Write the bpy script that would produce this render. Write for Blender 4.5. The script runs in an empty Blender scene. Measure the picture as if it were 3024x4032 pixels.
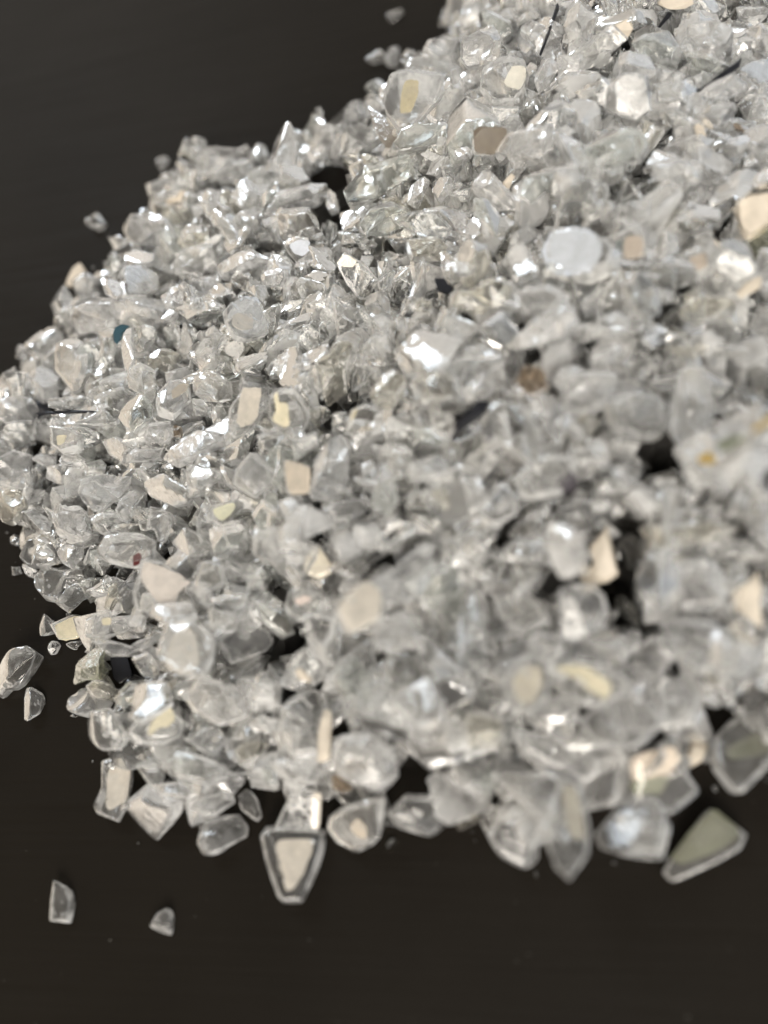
import bpy, bmesh, math
import numpy as np
from mathutils import Matrix, Vector

rng = np.random.default_rng(11)
sc = bpy.context.scene
MM = 0.001

# ------------------------------------------------------------------ camera (phone held close over the table)
FPX = 1598.0                       # focal length in reading-grid pixels (1659 wide)
CX, CY = 829.5, 1106.0
DOWN = np.array([0.20, 0.38, 0.0]); DOWN[2] = math.sqrt(1 - DOWN[0]**2 - DOWN[1]**2)   # straight down, in camera axes (right, down, forward)
DIST = 0.130
CAMH = DIST * DOWN[2]
FOCUS = 0.1300
FSTOP = 5.1
zc = -DOWN
xc = np.array([1.0, 0, 0]) - DOWN[0] * DOWN; xc /= np.linalg.norm(xc)
yc = np.cross(zc, xc)
R_wc = np.array([xc, yc, zc])      # camera axes -> world
CAM = np.array([0, 0, CAMH])
right, down, fwd = R_wc[:, 0], R_wc[:, 1], R_wc[:, 2]
camd = bpy.data.cameras.new('camera'); cam = bpy.data.objects.new('camera', camd); sc.collection.objects.link(cam)
m = Matrix.Identity(4)
for i in range(3):
    m[i][0] = right[i]; m[i][1] = -down[i]; m[i][2] = -fwd[i]; m[i][3] = CAM[i]
cam.matrix_world = m
camd.sensor_fit = 'VERTICAL'; camd.sensor_height = 36.0; camd.lens = 36.0 * FPX / 2212.0
camd.clip_start = 0.002; camd.clip_end = 50
camd.dof.use_dof = True; camd.dof.focus_distance = FOCUS; camd.dof.aperture_fstop = FSTOP
sc.camera = cam

# ------------------------------------------------------------------ the room's light
w = bpy.data.worlds.new("World"); sc.world = w; w.use_nodes = True
nt = w.node_tree; nt.nodes.clear()
def N(tree, kind, **kw):
    n = tree.nodes.new(kind)
    for k, v in kw.items(): setattr(n, k, v)
    return n
out = N(nt, 'ShaderNodeOutputWorld'); bg = N(nt, 'ShaderNodeBackground')
tc = N(nt, 'ShaderNodeTexCoord'); sep = N(nt, 'ShaderNodeSeparateXYZ')
nt.links.new(tc.outputs['Generated'], sep.inputs[0])
ramp = N(nt, 'ShaderNodeValToRGB')
mp = N(nt, 'ShaderNodeMapRange'); mp.inputs[1].default_value = -1; mp.inputs[2].default_value = 1
nt.links.new(sep.outputs['Z'], mp.inputs[0]); nt.links.new(mp.outputs[0], ramp.inputs[0])
cr = ramp.color_ramp
cr.elements[0].position = 0.44; cr.elements[0].color = (0.03, 0.027, 0.024, 1)
cr.elements[1].position = 1.0; cr.elements[1].color = (0.46, 0.42, 0.37, 1)
for p, c in ((0.50, (0.42, 0.40, 0.37, 1)), (0.58, (0.86, 0.82, 0.76, 1)), (0.70, (0.80, 0.755, 0.69, 1)), (0.84, (0.56, 0.52, 0.46, 1))):
    e = cr.elements.new(p); e.color = c
noi = N(nt, 'ShaderNodeTexNoise'); noi.inputs['Scale'].default_value = 2.2; noi.inputs['Detail'].default_value = 2
nt.links.new(tc.outputs['Generated'], noi.inputs['Vector'])
nm = N(nt, 'ShaderNodeMapRange'); nm.inputs[1].default_value = .35; nm.inputs[2].default_value = .65; nm.inputs[3].default_value = .70; nm.inputs[4].default_value = 1.25
nt.links.new(noi.outputs[0], nm.inputs[0])
mx = N(nt, 'ShaderNodeMix', data_type='RGBA', blend_type='MULTIPLY'); mx.inputs[0].default_value = 1
nt.links.new(ramp.outputs[0], mx.inputs[6]); nt.links.new(nm.outputs[0], mx.inputs[7])
# one side of the room is lit warm, the other by daylight
sx = N(nt, 'ShaderNodeMapRange'); sx.inputs[1].default_value = -.8; sx.inputs[2].default_value = .8; nt.links.new(sep.outputs['X'], sx.inputs[0])
tr_ = N(nt, 'ShaderNodeValToRGB'); nt.links.new(sx.outputs[0], tr_.inputs[0])
tr_.color_ramp.elements[0].color = (1.06, 0.98, 0.875, 1); tr_.color_ramp.elements[1].color = (0.88, 0.97, 1.09, 1)
m2 = N(nt, 'ShaderNodeMix', data_type='RGBA', blend_type='MULTIPLY'); m2.inputs[0].default_value = 1
nt.links.new(mx.outputs[2], m2.inputs[6]); nt.links.new(tr_.outputs[0], m2.inputs[7])
nt.links.new(m2.outputs[2], bg.inputs[0]); bg.inputs[1].default_value = 0.84
nt.links.new(bg.outputs[0], out.inputs[0])

def area(name, loc, target, size, watts, col, shape='RECTANGLE', sy=None):
    l = bpy.data.lights.new(name, 'AREA'); l.shape = shape; l.size = size; l.size_y = sy or size
    l.energy = watts; l.color = col
    o = bpy.data.objects.new(name, l); sc.collection.objects.link(o)
    o.location = loc
    o.rotation_euler = (Vector(target) - Vector(loc)).to_track_quat('-Z', 'Y').to_euler()
    return o
area('ceiling_lamp', (0.10, -0.85, 0.80), (0, 0, 0), 0.60, 15.0, (1.0, 0.93, 0.84))
area('window_light', (-0.55, 0.80, 1.0), (0, 0, 0), 0.28, 4.5, (0.82, 0.91, 1.0), sy=0.45)
sc.view_settings.view_transform = 'Standard'; sc.view_settings.look = 'None'
sc.view_settings.gamma = 1; sc.view_settings.use_curve_mapping = False
sc.view_settings.exposure = 0.0
cy = sc.cycles
cy.max_bounces = 22; cy.transmission_bounces = 20; cy.glossy_bounces = 8; cy.diffuse_bounces = 4; cy.transparent_max_bounces = 8
cy.caustics_reflective = True; cy.caustics_refractive = True; cy.blur_glossy = 0.6
cy.sample_clamp_indirect = 14.0
cy.use_denoising = True
# ------------------------------------------------------------------ the chips one can tell apart
# tile -> (origin x, origin y, source pixels per unit) of the reading grid the outlines were measured in
S4 = 756 / 1659.0; S2 = 1512 / 1659.0; S1 = 3024 / 1659.0
TILES = dict(A=(0, 504, S4), B=(756, 504, S4), C=(0, 1176, S4), D=(756, 1176, S4), E=(0, 1848, S4), F=(756, 1848, S4),
             G=(1512, 0, S4), H=(2268, 0, S4), I=(1512, 672, S4), J=(2268, 672, S4), K=(1512, 1344, S4), L=(2268, 1344, S4),
             M=(1512, 2016, S4), N=(2268, 2016, S4), O=(0, 2520, S4), P=(756, 2520, S4), Q=(1512, 2688, S4), R=(2268, 2688, S4),
             S=(756, 3000, S4), a=(0, 0, S2), b=(1512, 0, S2), c=(0, 1344, S2), d=(1512, 1344, S2), e=(0, 2688, S2),
             f=(1512, 2688, S2), W=(0, 0, S1))
# tile, outline, body, words (whole label when a landmark name follows), landmark name, coatings and painted glints
# body: c clear, f frosted, m medium, g grey-green, d dark grey, k black, y yellowish, n brown, b blue, w cream, o olive
CHIPS = [
 # loose on the table
 ('A', '700,1190 765,1260 770,1310 740,1400 640,1405 590,1370 600,1330 650,1230', 'w', 'opaque cream chip lying alone on the dark table off the heap edge', 'lone cream chip', []),
 ('A', '750,800 790,770 850,725 905,750 920,830 890,880 845,885 820,860 770,865 740,835', 'm', 'small notched grey crumb lying alone on the dark table', 'lone notched crumb', []),
 ('A', '1400,240 1450,235 1480,280 1460,330 1400,365 1360,330 1350,280', 'f', 'small bright bead of glass, outer one of two loose beads', 'bright loose bead', []),
 ('A', '1400,380 1470,385 1520,430 1540,480 1530,525 1480,505 1410,500 1375,450', 'm', 'grey teardrop bead touching the heap edge beside a brighter loose bead', 'grey loose bead', []),
 ('G', '30,120 150,75 165,120 60,200 35,170', 'm', 'tiny pale crumb lying farthest out on the table beyond the heap', 'far pale crumb', []),
 ('G', '510,80 650,60 650,110 560,150 440,215 500,140', 'm', 'loose kite-shaped sliver with a thin pointed tail on the table', 'kite sliver', []),
 ('G', '35,440 70,400 145,385 155,480 130,580 90,590 25,575', 'f', 'loose upright oblong chip, brighter of a pair on the table', 'loose oblong chip', []),
 ('W', '788,130 822,108 834,118 830,130 802,142', 'm', 'loose flat sliver lying next to an upright oblong chip on the table', 'loose flat sliver', []),
 ('O', '0,100 130,75 270,60 360,140 270,300 190,400 130,440 80,440 0,520 -120,420 -120,160', 'c', 'big clear striped shard lying on the table, cut by the photo edge', 'clear striped shard', []),
 ('O', '200,500 220,410 270,400 385,450 390,540 340,640 250,705 215,690', 'c', 'clear loose chip with a pale lower corner beside the big striped shard', 'pale-cornered loose chip', []),
 ('e', '235,845 290,880 315,940 295,1030 215,1035 215,940', 'c', 'clear half-moon chip alone on the dark table below the heap', 'half-moon chip', []),
 ('e', '730,950 765,1020 735,1085 650,1050 680,1000', 'c', 'small clear triangular chip alone on the dark table below the heap', 'loose triangular chip', []),
 ('O', '420,60 450,10 500,0 530,50 500,130 440,130', 'm', 'tiny sparkling crumb lying just below the speckled yellow mirror chip', '', []),
 ('O', '570,30 620,10 700,10 720,70 640,90 600,70', 'm', 'tiny ridged crumb tucked under the speckled yellow mirror chip', '', []),
 ('E', '330,1270 390,1250 470,1290 470,1390 410,1470 350,1475 340,1380', 'm', 'small waisted clear chip on the table beside the speckled yellow mirror chip', 'waisted clear chip', []),
 # upper edge of the heap
 ('A', '1140,800 1180,740 1260,710 1330,730 1440,790 1480,850 1500,930 1460,1000 1400,1025 1300,1010 1200,1010 1150,1000 1120,930', 'f', 'frosted lump with blue-white glints', '', []),
 ('A', '1060,1060 1180,1030 1330,1040 1340,1160 1310,1190 1220,1215 1130,1190 1060,1130', 'm', 'clear blocky chip', '', []),
 ('A', '960,1160 1030,1140 1060,1200 1050,1300 980,1290 955,1210', 'm', 'small square chip', '', []),
 ('A', '875,1280 960,1310 1040,1320 1050,1440 1010,1470 900,1420 880,1340', 'f', 'sharp upright flake', '', []),
 ('A', '1350,590 1420,560 1540,540 1600,545 1620,620 1530,660 1460,680 1380,640', 'm', 'chip with a ragged peach edge at the outer rim of the heap', 'peach-edged chip', [('tan', '1440,620 1530,595 1550,550 1595,555 1608,605 1540,640 1480,650 1460,665')]),
 ('A', '1340,660 1500,680 1650,680 1650,800 1500,840 1400,790 1330,770', 'y', 'flat yellowish slab', '', []),
 ('A', '1050,1220 1200,1210 1340,1290 1350,1410 1240,1470 1060,1470 1040,1340', 'm', 'flat clear block with one small brown speck in it', 'brown-specked block', [('brown', '1072,1345 1090,1335 1115,1345 1112,1370 1085,1378')]),
 ('B', '60,330 110,200 210,190 420,205 480,160 520,200 540,360 480,460 400,490 330,400 270,455 180,400 80,420', 'f', 'large frosted toothed lump', '', []),
 ('B', '530,200 590,150 615,200 600,280 550,280 520,240', 'm', 'small pointed chip', '', []),
 ('B', '690,230 720,110 790,30 860,20 890,90 910,200 940,270 900,350 780,410 640,440 605,400 610,310', 'f', 'long frosted slanting chunk', '', []),
 ('B', '1060,60 1080,10 1200,0 1330,30 1340,110 1290,180 1250,270 1130,240 1040,180', 'f', 'bright glossy lump', '', []),
 ('B', '1300,120 1350,40 1480,0 1570,10 1645,70 1560,140 1440,220 1440,290 1390,345 1300,270 1280,220', 'm', 'angular clear chip', '', []),
 ('B', '870,40 1000,40 1040,100 1030,180 940,240 900,130', 'm', 'grey-sided chip', '', []),
 ('B', '600,750 680,640 740,480 850,450 1050,430 1100,490 1105,570 1060,640 900,680 790,740 690,790', 'f', 'broad hooked clear slab overhanging the deep dark gap', 'hooked slab', []),
 ('B', '360,550 420,490 510,450 625,550 620,600 480,745 420,690 340,600', 'f', 'frosted diamond-shaped chip', '', []),
 ('B', '780,690 990,650 1050,760 1080,860 960,900 890,960 750,940 740,800', 'd', 'grey rippled block', '', []),
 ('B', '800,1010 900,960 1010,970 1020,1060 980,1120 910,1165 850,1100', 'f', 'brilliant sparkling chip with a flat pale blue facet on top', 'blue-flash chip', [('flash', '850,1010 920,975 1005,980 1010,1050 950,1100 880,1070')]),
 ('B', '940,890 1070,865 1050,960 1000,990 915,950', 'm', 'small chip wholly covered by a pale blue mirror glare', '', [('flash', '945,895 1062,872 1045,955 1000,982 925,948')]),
 ('B', '1170,560 1195,510 1235,540 1260,650 1265,740 1210,770 1170,700', 'm', 'small upright chip standing alone inside the deep dark gap', 'gap-standing chip', []),
 ('B', '120,790 200,690 270,730 360,830 400,900 410,1000 330,1030 260,880 140,820', 'm', 'long curved chip', '', []),
 ('B', '220,1180 330,1110 400,1060 520,1030 580,1080 655,1160 500,1220 370,1280 270,1280', 'f', 'winged frosted chip', '', []),
 ('B', '590,1280 640,1230 730,1200 800,1210 810,1300 760,1380 680,1380 610,1340', 'f', 'rounded ribbed chip', '', []),
 ('B', '1250,1170 1320,1080 1430,1150 1460,1150 1600,1310 1500,1475 1440,1470 1340,1350 1280,1240', 'y', 'flat rhombic chip', '', [('pale', '1260,1165 1320,1092 1415,1150 1380,1200 1300,1190')]),
 ('B', '1000,1170 990,1090 1030,1010 1100,1010 1180,1090 1170,1130 1240,1180 1270,1250 1240,1335 1160,1300 1080,1240', 'm', 'star-shaped clear chip', '', []),
 ('B', '920,1330 1010,1270 1130,1310 1150,1400 1130,1475 960,1475', 'm', 'boxy clear chip', '', []),
 ('a', '740,1150 780,1090 850,1060 910,1080 930,1130 880,1180 820,1235 760,1200', 'f', 'smooth frosted pebble-like chip', '', []),
 ('W', '745,420 790,365 880,345 895,385 800,440 760,460', 'g', 'green-tinged ribbed slab', '', []),
 ('W', '770,478 800,452 850,440 890,455 870,500 820,520 780,510', 'g', 'grey-green flat slab', '', []),
 ('W', '850,470 905,455 945,462 980,490 960,520 900,515 860,500', 'm', 'oblong clear slab', '', []),
 # left flank
 ('C', '470,130 530,95 620,120 620,250 530,310 460,230', 'm', 'clear rounded chip', '', []),
 ('C', '640,60 760,10 980,30 1040,100 1030,170 930,250 800,295 680,280 610,180', 'f', 'big frosted oval lump', '', []),
 ('C', '350,280 420,240 500,260 530,320 440,380 340,440', 'm', 'thin tilted flake', '', []),
 ('C', '480,440 540,320 700,300 820,300 850,560 820,640 700,800 620,800 530,680 430,580', 'm', 'large flat pane-like chip', '', []),
 ('C', '640,570 680,490 760,480 780,540 740,620 720,690 610,690', 'f', 'whitish chip lying on a flat pane-like chip', '', []),
 ('C', '960,250 1040,235 1110,240 1060,290 1030,400 990,350', 'b', 'small blue-tinted sliver wedged in a crevice', 'blue sliver', []),
 ('C', '850,330 960,300 1000,420 990,560 920,640 860,560', 'm', 'upright grey chip', '', []),
 ('C', '1060,330 1100,260 1160,250 1150,400 1190,560 1110,625 1070,560 1045,430', 'f', 'tall bright chip', '', []),
 ('C', '1150,330 1250,230 1350,260 1350,350 1280,460 1190,470', 'm', 'rounded clear chip', '', []),
 ('C', '1290,480 1400,430 1480,440 1565,490 1530,560 1400,660 1290,560', 'y', 'blunt yellowish wedge', '', []),
 ('C', '1100,680 1130,610 1220,565 1390,650 1400,760 1330,900 1250,850 1110,770', 'm', 'fan-ribbed chip', '', []),
 ('C', '20,640 120,620 240,640 280,740 290,850 160,860 40,830', 'm', 'clear chip at the heap rim', '', []),
 ('C', '260,620 340,590 440,640 510,710 500,820 410,870 330,800 260,720', 'f', 'ribbed glinting chip', '', []),
 ('C', '0,870 130,850 250,920 300,1000 250,1090 90,1160 0,1110 -60,1000', 'f', 'large frosted lump', '', []),
 ('C', '220,880 380,890 400,950 350,980 310,1030 290,960', 'k', 'ragged black fragment lying against pale lumps at the heap rim', 'ragged black fragment', []),
 ('C', '340,985 600,965 830,972 840,980 700,982 350,997', 'k', 'thin black needle lying flat, its end by the ragged black fragment', 'thin black needle', []),
 ('C', '10,1190 150,1150 280,1150 310,1260 230,1290 120,1310', 'm', 'flat clear chip', '', []),
 ('c', '-40,520 60,470 165,500 150,570 130,640 30,635 -40,620', 'f', 'broad frosted chunk', '', []),
 ('C', '800,880 870,800 1040,760 1170,820 1150,890 1010,990 860,970', 'm', 'pale greenish flat chip', '', []),
 ('C', '410,870 700,830 800,860 790,930 560,970 420,940', 'm', 'long low slab', '', []),
 ('C', '1000,1010 1110,900 1220,855 1330,930 1320,1030 1270,1070 1150,1145 1060,1090', 'g', 'smooth pale green-grey chip', '', []),
 ('C', '610,1090 800,1000 880,950 960,1000 1000,1080 900,1110 740,1100', 'm', 'low triangular chip', '', []),
 ('C', '430,1100 570,1110 720,1180 700,1290 540,1330 440,1260', 'f', 'crackled chip', '', [('yellow', '492,1185 570,1180 545,1240 500,1265')]),
 ('C', '600,1130 850,1110 870,1220 760,1290 640,1230', 'm', 'clear slab with ripples', '', []),
 ('C', '1240,1190 1290,1090 1470,1070 1500,1200 1440,1280 1260,1250', 'f', 'snow-white crazed chip', '', []),
 ('C', '1110,1340 1160,1290 1300,1310 1440,1280 1400,1380 1200,1430 1110,1420', 'f', 'bright creamy slab', '', []),
 ('C', '880,1230 1000,1190 1140,1250 1150,1300 1100,1350 1060,1420 940,1350', 'f', 'frosted wavy chip', '', []),
 ('C', '1350,850 1450,740 1560,720 1640,760 1659,900 1500,1040 1370,970', 'f', 'crumpled chip with a curved peach stain along its top', 'peach-stained chip', [('tan', '1490,790 1560,735 1620,742 1600,790 1540,830 1500,850')]),
 ('C', '1480,1080 1570,1110 1570,1190 1500,1200', 'n', 'tiny brown square fragment between white chips', 'tiny brown square', []),
 ('c', '715,490 760,430 850,380 960,400 970,440 880,500 780,525', 'f', 'wide ridged slab', '', []),
 ('C', '560,1340 650,1330 740,1400 680,1475 560,1450 500,1400', 'f', 'glossy blue-glinting chip', '', []),
 # middle
 ('D', '90,20 200,20 270,60 270,110 230,165 150,130', 'm', 'leaf-shaped flake', '', []),
 ('D', '270,110 300,80 420,20 520,30 560,90 630,230 620,340 530,370 440,390 330,350 270,260', 'f', 'glossy round chip with a cream square on its face', 'cream-square chip', [('cream', '370,150 400,125 520,130 525,240 420,250 365,210')]),
 ('D', '620,110 690,60 740,60 740,180 700,310 640,230', 'm', 'upright clear chip', '', []),
 ('D', '720,290 740,220 960,90 1050,120 1000,220 900,260 780,360', 'm', 'long tapered chip', '', []),
 ('D', '930,340 970,240 1010,220 1100,290 1090,400 1000,470 950,400', 'm', 'rounded chip with a grey spot', '', []),
 ('D', '1090,240 1130,190 1230,220 1220,380 1140,445 1100,370', 'm', 'smooth upright chip', '', []),
 ('D', '800,110 830,20 970,0 960,80 830,135', 'm', 'wedge with a pale edge', '', [('pale', '805,122 880,90 955,62 955,82 835,132')]),
 ('D', '980,20 1150,10 1150,90 1020,80', 'm', 'small square clear chip', '', []),
 ('D', '1050,550 1200,430 1250,330 1330,300 1460,360 1380,560 1350,700 1330,880 1210,910 1150,840 1100,700', 'y', 'tall crystal-like chip with a pale bright foot', 'tall crystal chip', []),
 ('D', '20,800 80,700 200,670 360,740 390,830 310,950 180,930 60,850', 'm', 'domed clear chip', '', []),
 ('D', '440,780 580,790 630,880 600,1030 500,1160 360,1210 290,1150 320,950', 'g', 'oval chip mostly covered by a pitted coating coloured as a pinkish cream reflection', 'pinkish oval mirror chip', [('cream', '430,840 450,790 580,790 590,830 570,900 560,1000 520,1060 440,1085 400,1050 420,900')]),
 ('D', '660,960 680,850 760,790 880,800 960,900 1000,990 980,1100 900,1200 830,1190 720,1110 670,1030', 'm', 'round chip with a pale yellow streak down one side', 'yellow-streaked round chip', [('yellow', '710,860 742,820 748,900 820,915 832,1080 790,1090 700,1040 735,960')]),
 ('D', '1010,960 1100,920 1210,980 1190,1040 1080,1115 1010,1050', 'y', 'cube-cornered chip', '', []),
 ('D', '1190,1060 1270,940 1340,970 1330,1070 1260,1090', 'd', 'small dark amber chip', '', []),
 ('D', '1350,1090 1390,960 1500,910 1620,960 1610,1150 1500,1195 1330,1180', 'f', 'smooth milky chip with a tiny yellow corner', 'yellow-cornered milky chip', [('yellow', '1372,1022 1400,962 1425,962 1400,1015 1372,1048')]),
 ('D', '890,1290 930,1190 1050,1160 1130,1200 1080,1280 960,1320', 'f', 'small milky dome', '', []),
 ('D', '540,1250 600,1160 720,1120 830,1190 830,1270 700,1300 560,1310', 'm', 'low clear chip with a dark facet', '', []),
 ('D', '160,1000 200,940 270,930 330,1050 190,1120', 'm', 'bone-shaped chip', '', []),
 ('D', '0,930 90,920 160,980 130,1030 40,1010', 'm', 'small clear sliver', '', []),
 ('D', '30,480 120,330 220,280 300,330 250,420 150,560 60,640', 'm', 'long leaning chip', '', []),
 ('D', '220,490 330,520 390,640 380,670 260,560', 'm', 'thin slanting shard', '', []),
 ('D', '430,690 520,740 640,790 640,805 500,775', 'f', 'bright needle-like splinter', '', []),
 ('D', '650,620 700,560 740,540 790,510 820,560 800,680 680,690', 'm', 'twin-bladed chip', '', []),
 ('D', '860,570 1000,540 1060,590 1010,700 860,690', 'm', 'finely ridged chip', '', []),
 ('D', '80,560 180,470 260,560 220,680 100,680', 'm', 'rippled clear chip', '', []),
 ('D', '1370,700 1450,540 1530,590 1480,820 1380,790', 'm', 'lumpy upright chip', '', []),
 ('D', '1240,200 1300,140 1400,190 1380,290 1270,280', 'm', 'softly rounded chip', '', []),
 ('D', '1400,130 1480,70 1590,190 1540,255 1430,230', 'm', 'smooth tilted chip', '', []),
 ('c', '800,545 900,510 960,560 940,610 870,655 820,620', 'm', 'boat-shaped chip', '', []),
 ('c', '960,470 1060,410 1080,450 1060,540 980,560', 'm', 'thin curved flake', '', []),
 ('c', '1020,560 1080,490 1150,480 1190,550 1170,630 1100,670 1010,610', 'f', 'plump frosted chip', '', []),
 ('c', '1225,510 1340,540 1340,660 1240,660', 'm', 'tan-faced chip half hidden behind a tall milky prism', 'tan-faced chip', [('tan', '1232,520 1335,548 1332,650 1250,652')]),
 ('c', '1320,690 1360,560 1390,430 1460,400 1510,450 1490,640 1440,695', 'f', 'tall milky prism standing in front of a tan-faced chip', 'tall milky prism', []),
 ('c', '1390,760 1400,710 1470,700 1560,680 1590,720 1560,770 1470,800', 'f', 'knuckled bright chip', '', []),
 # lower left flank
 ('E', '0,200 100,170 250,250 260,340 180,420 130,480 0,470 -60,330', 'y', 'pale yellow-green tilted chip', '', []),
 ('E', '190,370 280,340 400,410 460,470 440,590 390,610 290,500', 'm', 'slanting ridged bar', '', []),
 ('E', '670,190 700,100 850,70 1100,80 1080,190 980,280 870,370 800,360 720,280', 'f', 'fan-shaped bright chip', '', []),
 ('E', '450,420 480,280 600,240 690,290 790,370 780,480 820,590 720,620 600,580 500,520', 'f', 'big rounded hazy chip', '', []),
 ('E', '1010,340 1080,190 1190,180 1180,270 1130,330 1180,380 1130,440 1050,420', 'f', 'curled lobed chip', '', []),
 ('E', '780,430 860,370 1010,370 1130,450 1090,550 920,590 820,520', 'm', 'greyish faceted chip', '', []),
 ('E', '1190,120 1440,60 1659,200 1640,300 1500,320 1250,220', 'm', 'long keel-shaped chip', '', []),
 ('E', '90,690 200,620 320,580 410,640 480,740 460,800 340,850 240,830', 'm', 'clear five-sided chip on the outer edge', '', []),
 ('E', '200,830 340,860 330,930 300,960 230,900', 'm', 'small clear corner piece', '', []),
 ('E', '310,960 360,880 470,820 580,850 610,950 560,1050 500,1130 380,1110 320,1040', 'm', 'round clear chip with swirls', '', []),
 ('E', '600,1000 780,960 790,1080 620,1245 500,1150 570,1080', 'm', 'clear chip ending in a square corner', '', []),
 ('E', '480,700 580,620 700,640 690,740 600,830 520,780', 'm', 'clear crinkled chip', '', []),
 ('E', '440,580 480,550 580,600 480,690 440,620', 'd', 'small dark grey square facet', 'dark grey square', []),
 ('E', '95,600 130,570 200,620 110,670', 'm', 'tiny clear hook', '', []),
 ('E', '100,840 150,850 200,835 160,900 140,935 110,925', 'm', 'tiny glossy hook on the table edge of the heap', '', []),
 ('E', '850,720 920,600 1100,560 1250,570 1380,640 1340,770 1230,820 1130,830 950,800 870,770', 'f', 'wide frosted slab with one dark red speck', 'red-specked slab', [('red', '1150,750 1200,725 1222,760 1200,815 1155,830')]),
 ('E', '1280,420 1300,350 1400,340 1480,380 1555,500 1450,630 1370,630 1330,520 1270,520', 'f', 'hooded glossy chip', '', []),
 ('c', '740,870 800,800 860,830 930,900 850,950 800,920', 'm', 'folded clear chip', '', []),
 ('E', '770,1050 950,900 1000,930 1100,960 1000,1080 850,1090', 'm', 'sloping clear chip', '', []),
 ('E', '870,1180 940,1040 1010,1000 1030,1100 960,1220', 'y', 'yellowish pointed chip', '', []),
 ('E', '740,1300 870,1220 960,1230 960,1290 1080,1290 1130,1380 900,1460 740,1440', 'm', 'square-ended frosted chip', '', [('yellow', '885,1290 960,1285 950,1340 890,1345')]),
 ('c', '220,1225 320,1180 368,1190 370,1235 345,1285 260,1295', 'y', 'speckled yellow mirror chip jutting onto the table', 'speckled yellow mirror chip', [('yellow', '240,1230 320,1192 362,1195 362,1232 338,1278 266,1288')]),
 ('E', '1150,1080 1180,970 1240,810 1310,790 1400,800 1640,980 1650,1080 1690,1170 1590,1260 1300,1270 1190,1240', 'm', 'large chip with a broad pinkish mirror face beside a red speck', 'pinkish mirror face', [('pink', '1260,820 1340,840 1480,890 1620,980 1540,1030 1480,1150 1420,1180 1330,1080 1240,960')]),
 ('c', '640,1180 700,1150 830,1140 860,1200 760,1230 700,1220', 'f', 'bright folded ledge', '', []),
 ('c', '690,1370 740,1230 860,1240 930,1300 920,1380 880,1440 780,1440', 'm', 'chip with a pitted cream face like a shield', 'cream shield chip', [('cream', '712,1365 750,1280 780,1235 830,1252 848,1380 820,1420 740,1410')]),
 # lower middle
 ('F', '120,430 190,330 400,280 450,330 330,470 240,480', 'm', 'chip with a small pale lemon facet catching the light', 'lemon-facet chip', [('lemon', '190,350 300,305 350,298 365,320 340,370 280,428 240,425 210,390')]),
 ('F', '680,300 740,330 765,400 740,440 690,370', 'f', 'tiny white flake', '', []),
 ('F', '540,600 560,560 700,560 770,680 780,800 620,820 520,720', 'f', 'sparkling square chip', '', []),
 ('F', '250,480 420,440 520,560 470,700 320,700', 'm', 'hazy irregular chip', '', []),
 ('F', '420,820 600,820 650,940 560,1010 450,980', 'm', 'grooved grey chip', '', []),
 ('F', '970,790 1090,640 1230,880 1100,960 980,900', 'm', 'triangular tan-grey flake leaning over a rounded bead', 'tan-grey triangle', [('sand', '985,800 1090,665 1210,870 1100,945 990,890')]),
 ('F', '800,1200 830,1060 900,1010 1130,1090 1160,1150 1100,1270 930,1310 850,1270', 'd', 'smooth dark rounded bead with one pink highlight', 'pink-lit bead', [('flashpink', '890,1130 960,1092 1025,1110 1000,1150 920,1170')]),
 ('F', '810,830 870,810 960,880 960,990 900,1060 830,1000', 'd', 'dark curved chip', '', []),
 ('F', '1250,1200 1480,970 1659,1020 1680,1280 1370,1420', 'm', 'chip with a large plain beige square face', 'beige square chip', [('cream', '1270,1200 1480,990 1610,1045 1605,1270 1380,1395')]),
 ('F', '100,1160 170,1080 440,1060 520,1150 400,1220 250,1170', 'm', 'wavy glossy chip', '', []),
 ('F', '0,820 140,790 280,820 300,990 140,1050 0,990', 'm', 'dull grey chip', '', []),
 ('c', '945,1320 980,1240 1060,1200 1170,1250 1180,1300 1150,1340 1000,1400', 'f', 'glossy diamond-shaped chip', '', []),
 ('c', '1080,1130 1150,1060 1240,1150 1270,1260 1200,1290 1100,1200', 'g', 'greenish shoulder-shaped chip', '', []),
 ('c', '880,1220 930,1160 1020,1170 1030,1240 960,1260', 'm', 'low folded chip', '', []),
 ('c', '400,1300 470,1290 560,1350 600,1290 690,1260 700,1320 600,1360 480,1360', 'f', 'long blue-rimmed chip', '', []),
 ('W', '800,1260 850,1235 900,1185 965,1190 950,1240 920,1290 880,1305 810,1290', 'f', 'large bright ledge-like chip, upper of a stacked pair', 'upper ledge chip', []),
 ('W', '800,1350 830,1318 920,1322 915,1380 870,1410 810,1400', 'f', 'large bright chip with a white front edge, lower of a stacked pair', 'lower ledge chip', []),
 # upper right
 ('G', '620,190 700,60 830,60 830,190 770,220 680,225', 'f', 'bright pointed chip', '', []),
 ('G', '520,200 600,180 680,230 620,300 530,290', 'm', 'small grey chip', '', []),
 ('G', '350,430 400,340 540,310 660,330 660,540 520,540 400,490', 'f', 'rounded milky chip', '', []),
 ('G', '660,280 830,220 970,270 1020,340 950,480 880,560 720,600 660,540', 'f', 'large hazy block', '', []),
 ('G', '830,100 900,85 1030,130 1180,270 1030,350 970,290 850,190', 'g', 'pale greenish slab', '', []),
 ('G', '170,640 220,510 380,490 660,570 650,690 450,690 280,660', 'm', 'long low chip', '', []),
 ('G', '0,870 60,700 200,670 500,700 490,860 330,1040 260,1120 140,1140 20,1000', 'g', 'large chip with an upright tan-yellow strip', 'tan-strip chip', [('yellowdark', '160,790 190,700 290,700 290,800 230,950 145,940')]),
 ('G', '1190,240 1280,180 1400,230 1390,340 1240,360 1180,300', 'f', 'beaded lumpy chip', '', []),
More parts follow.
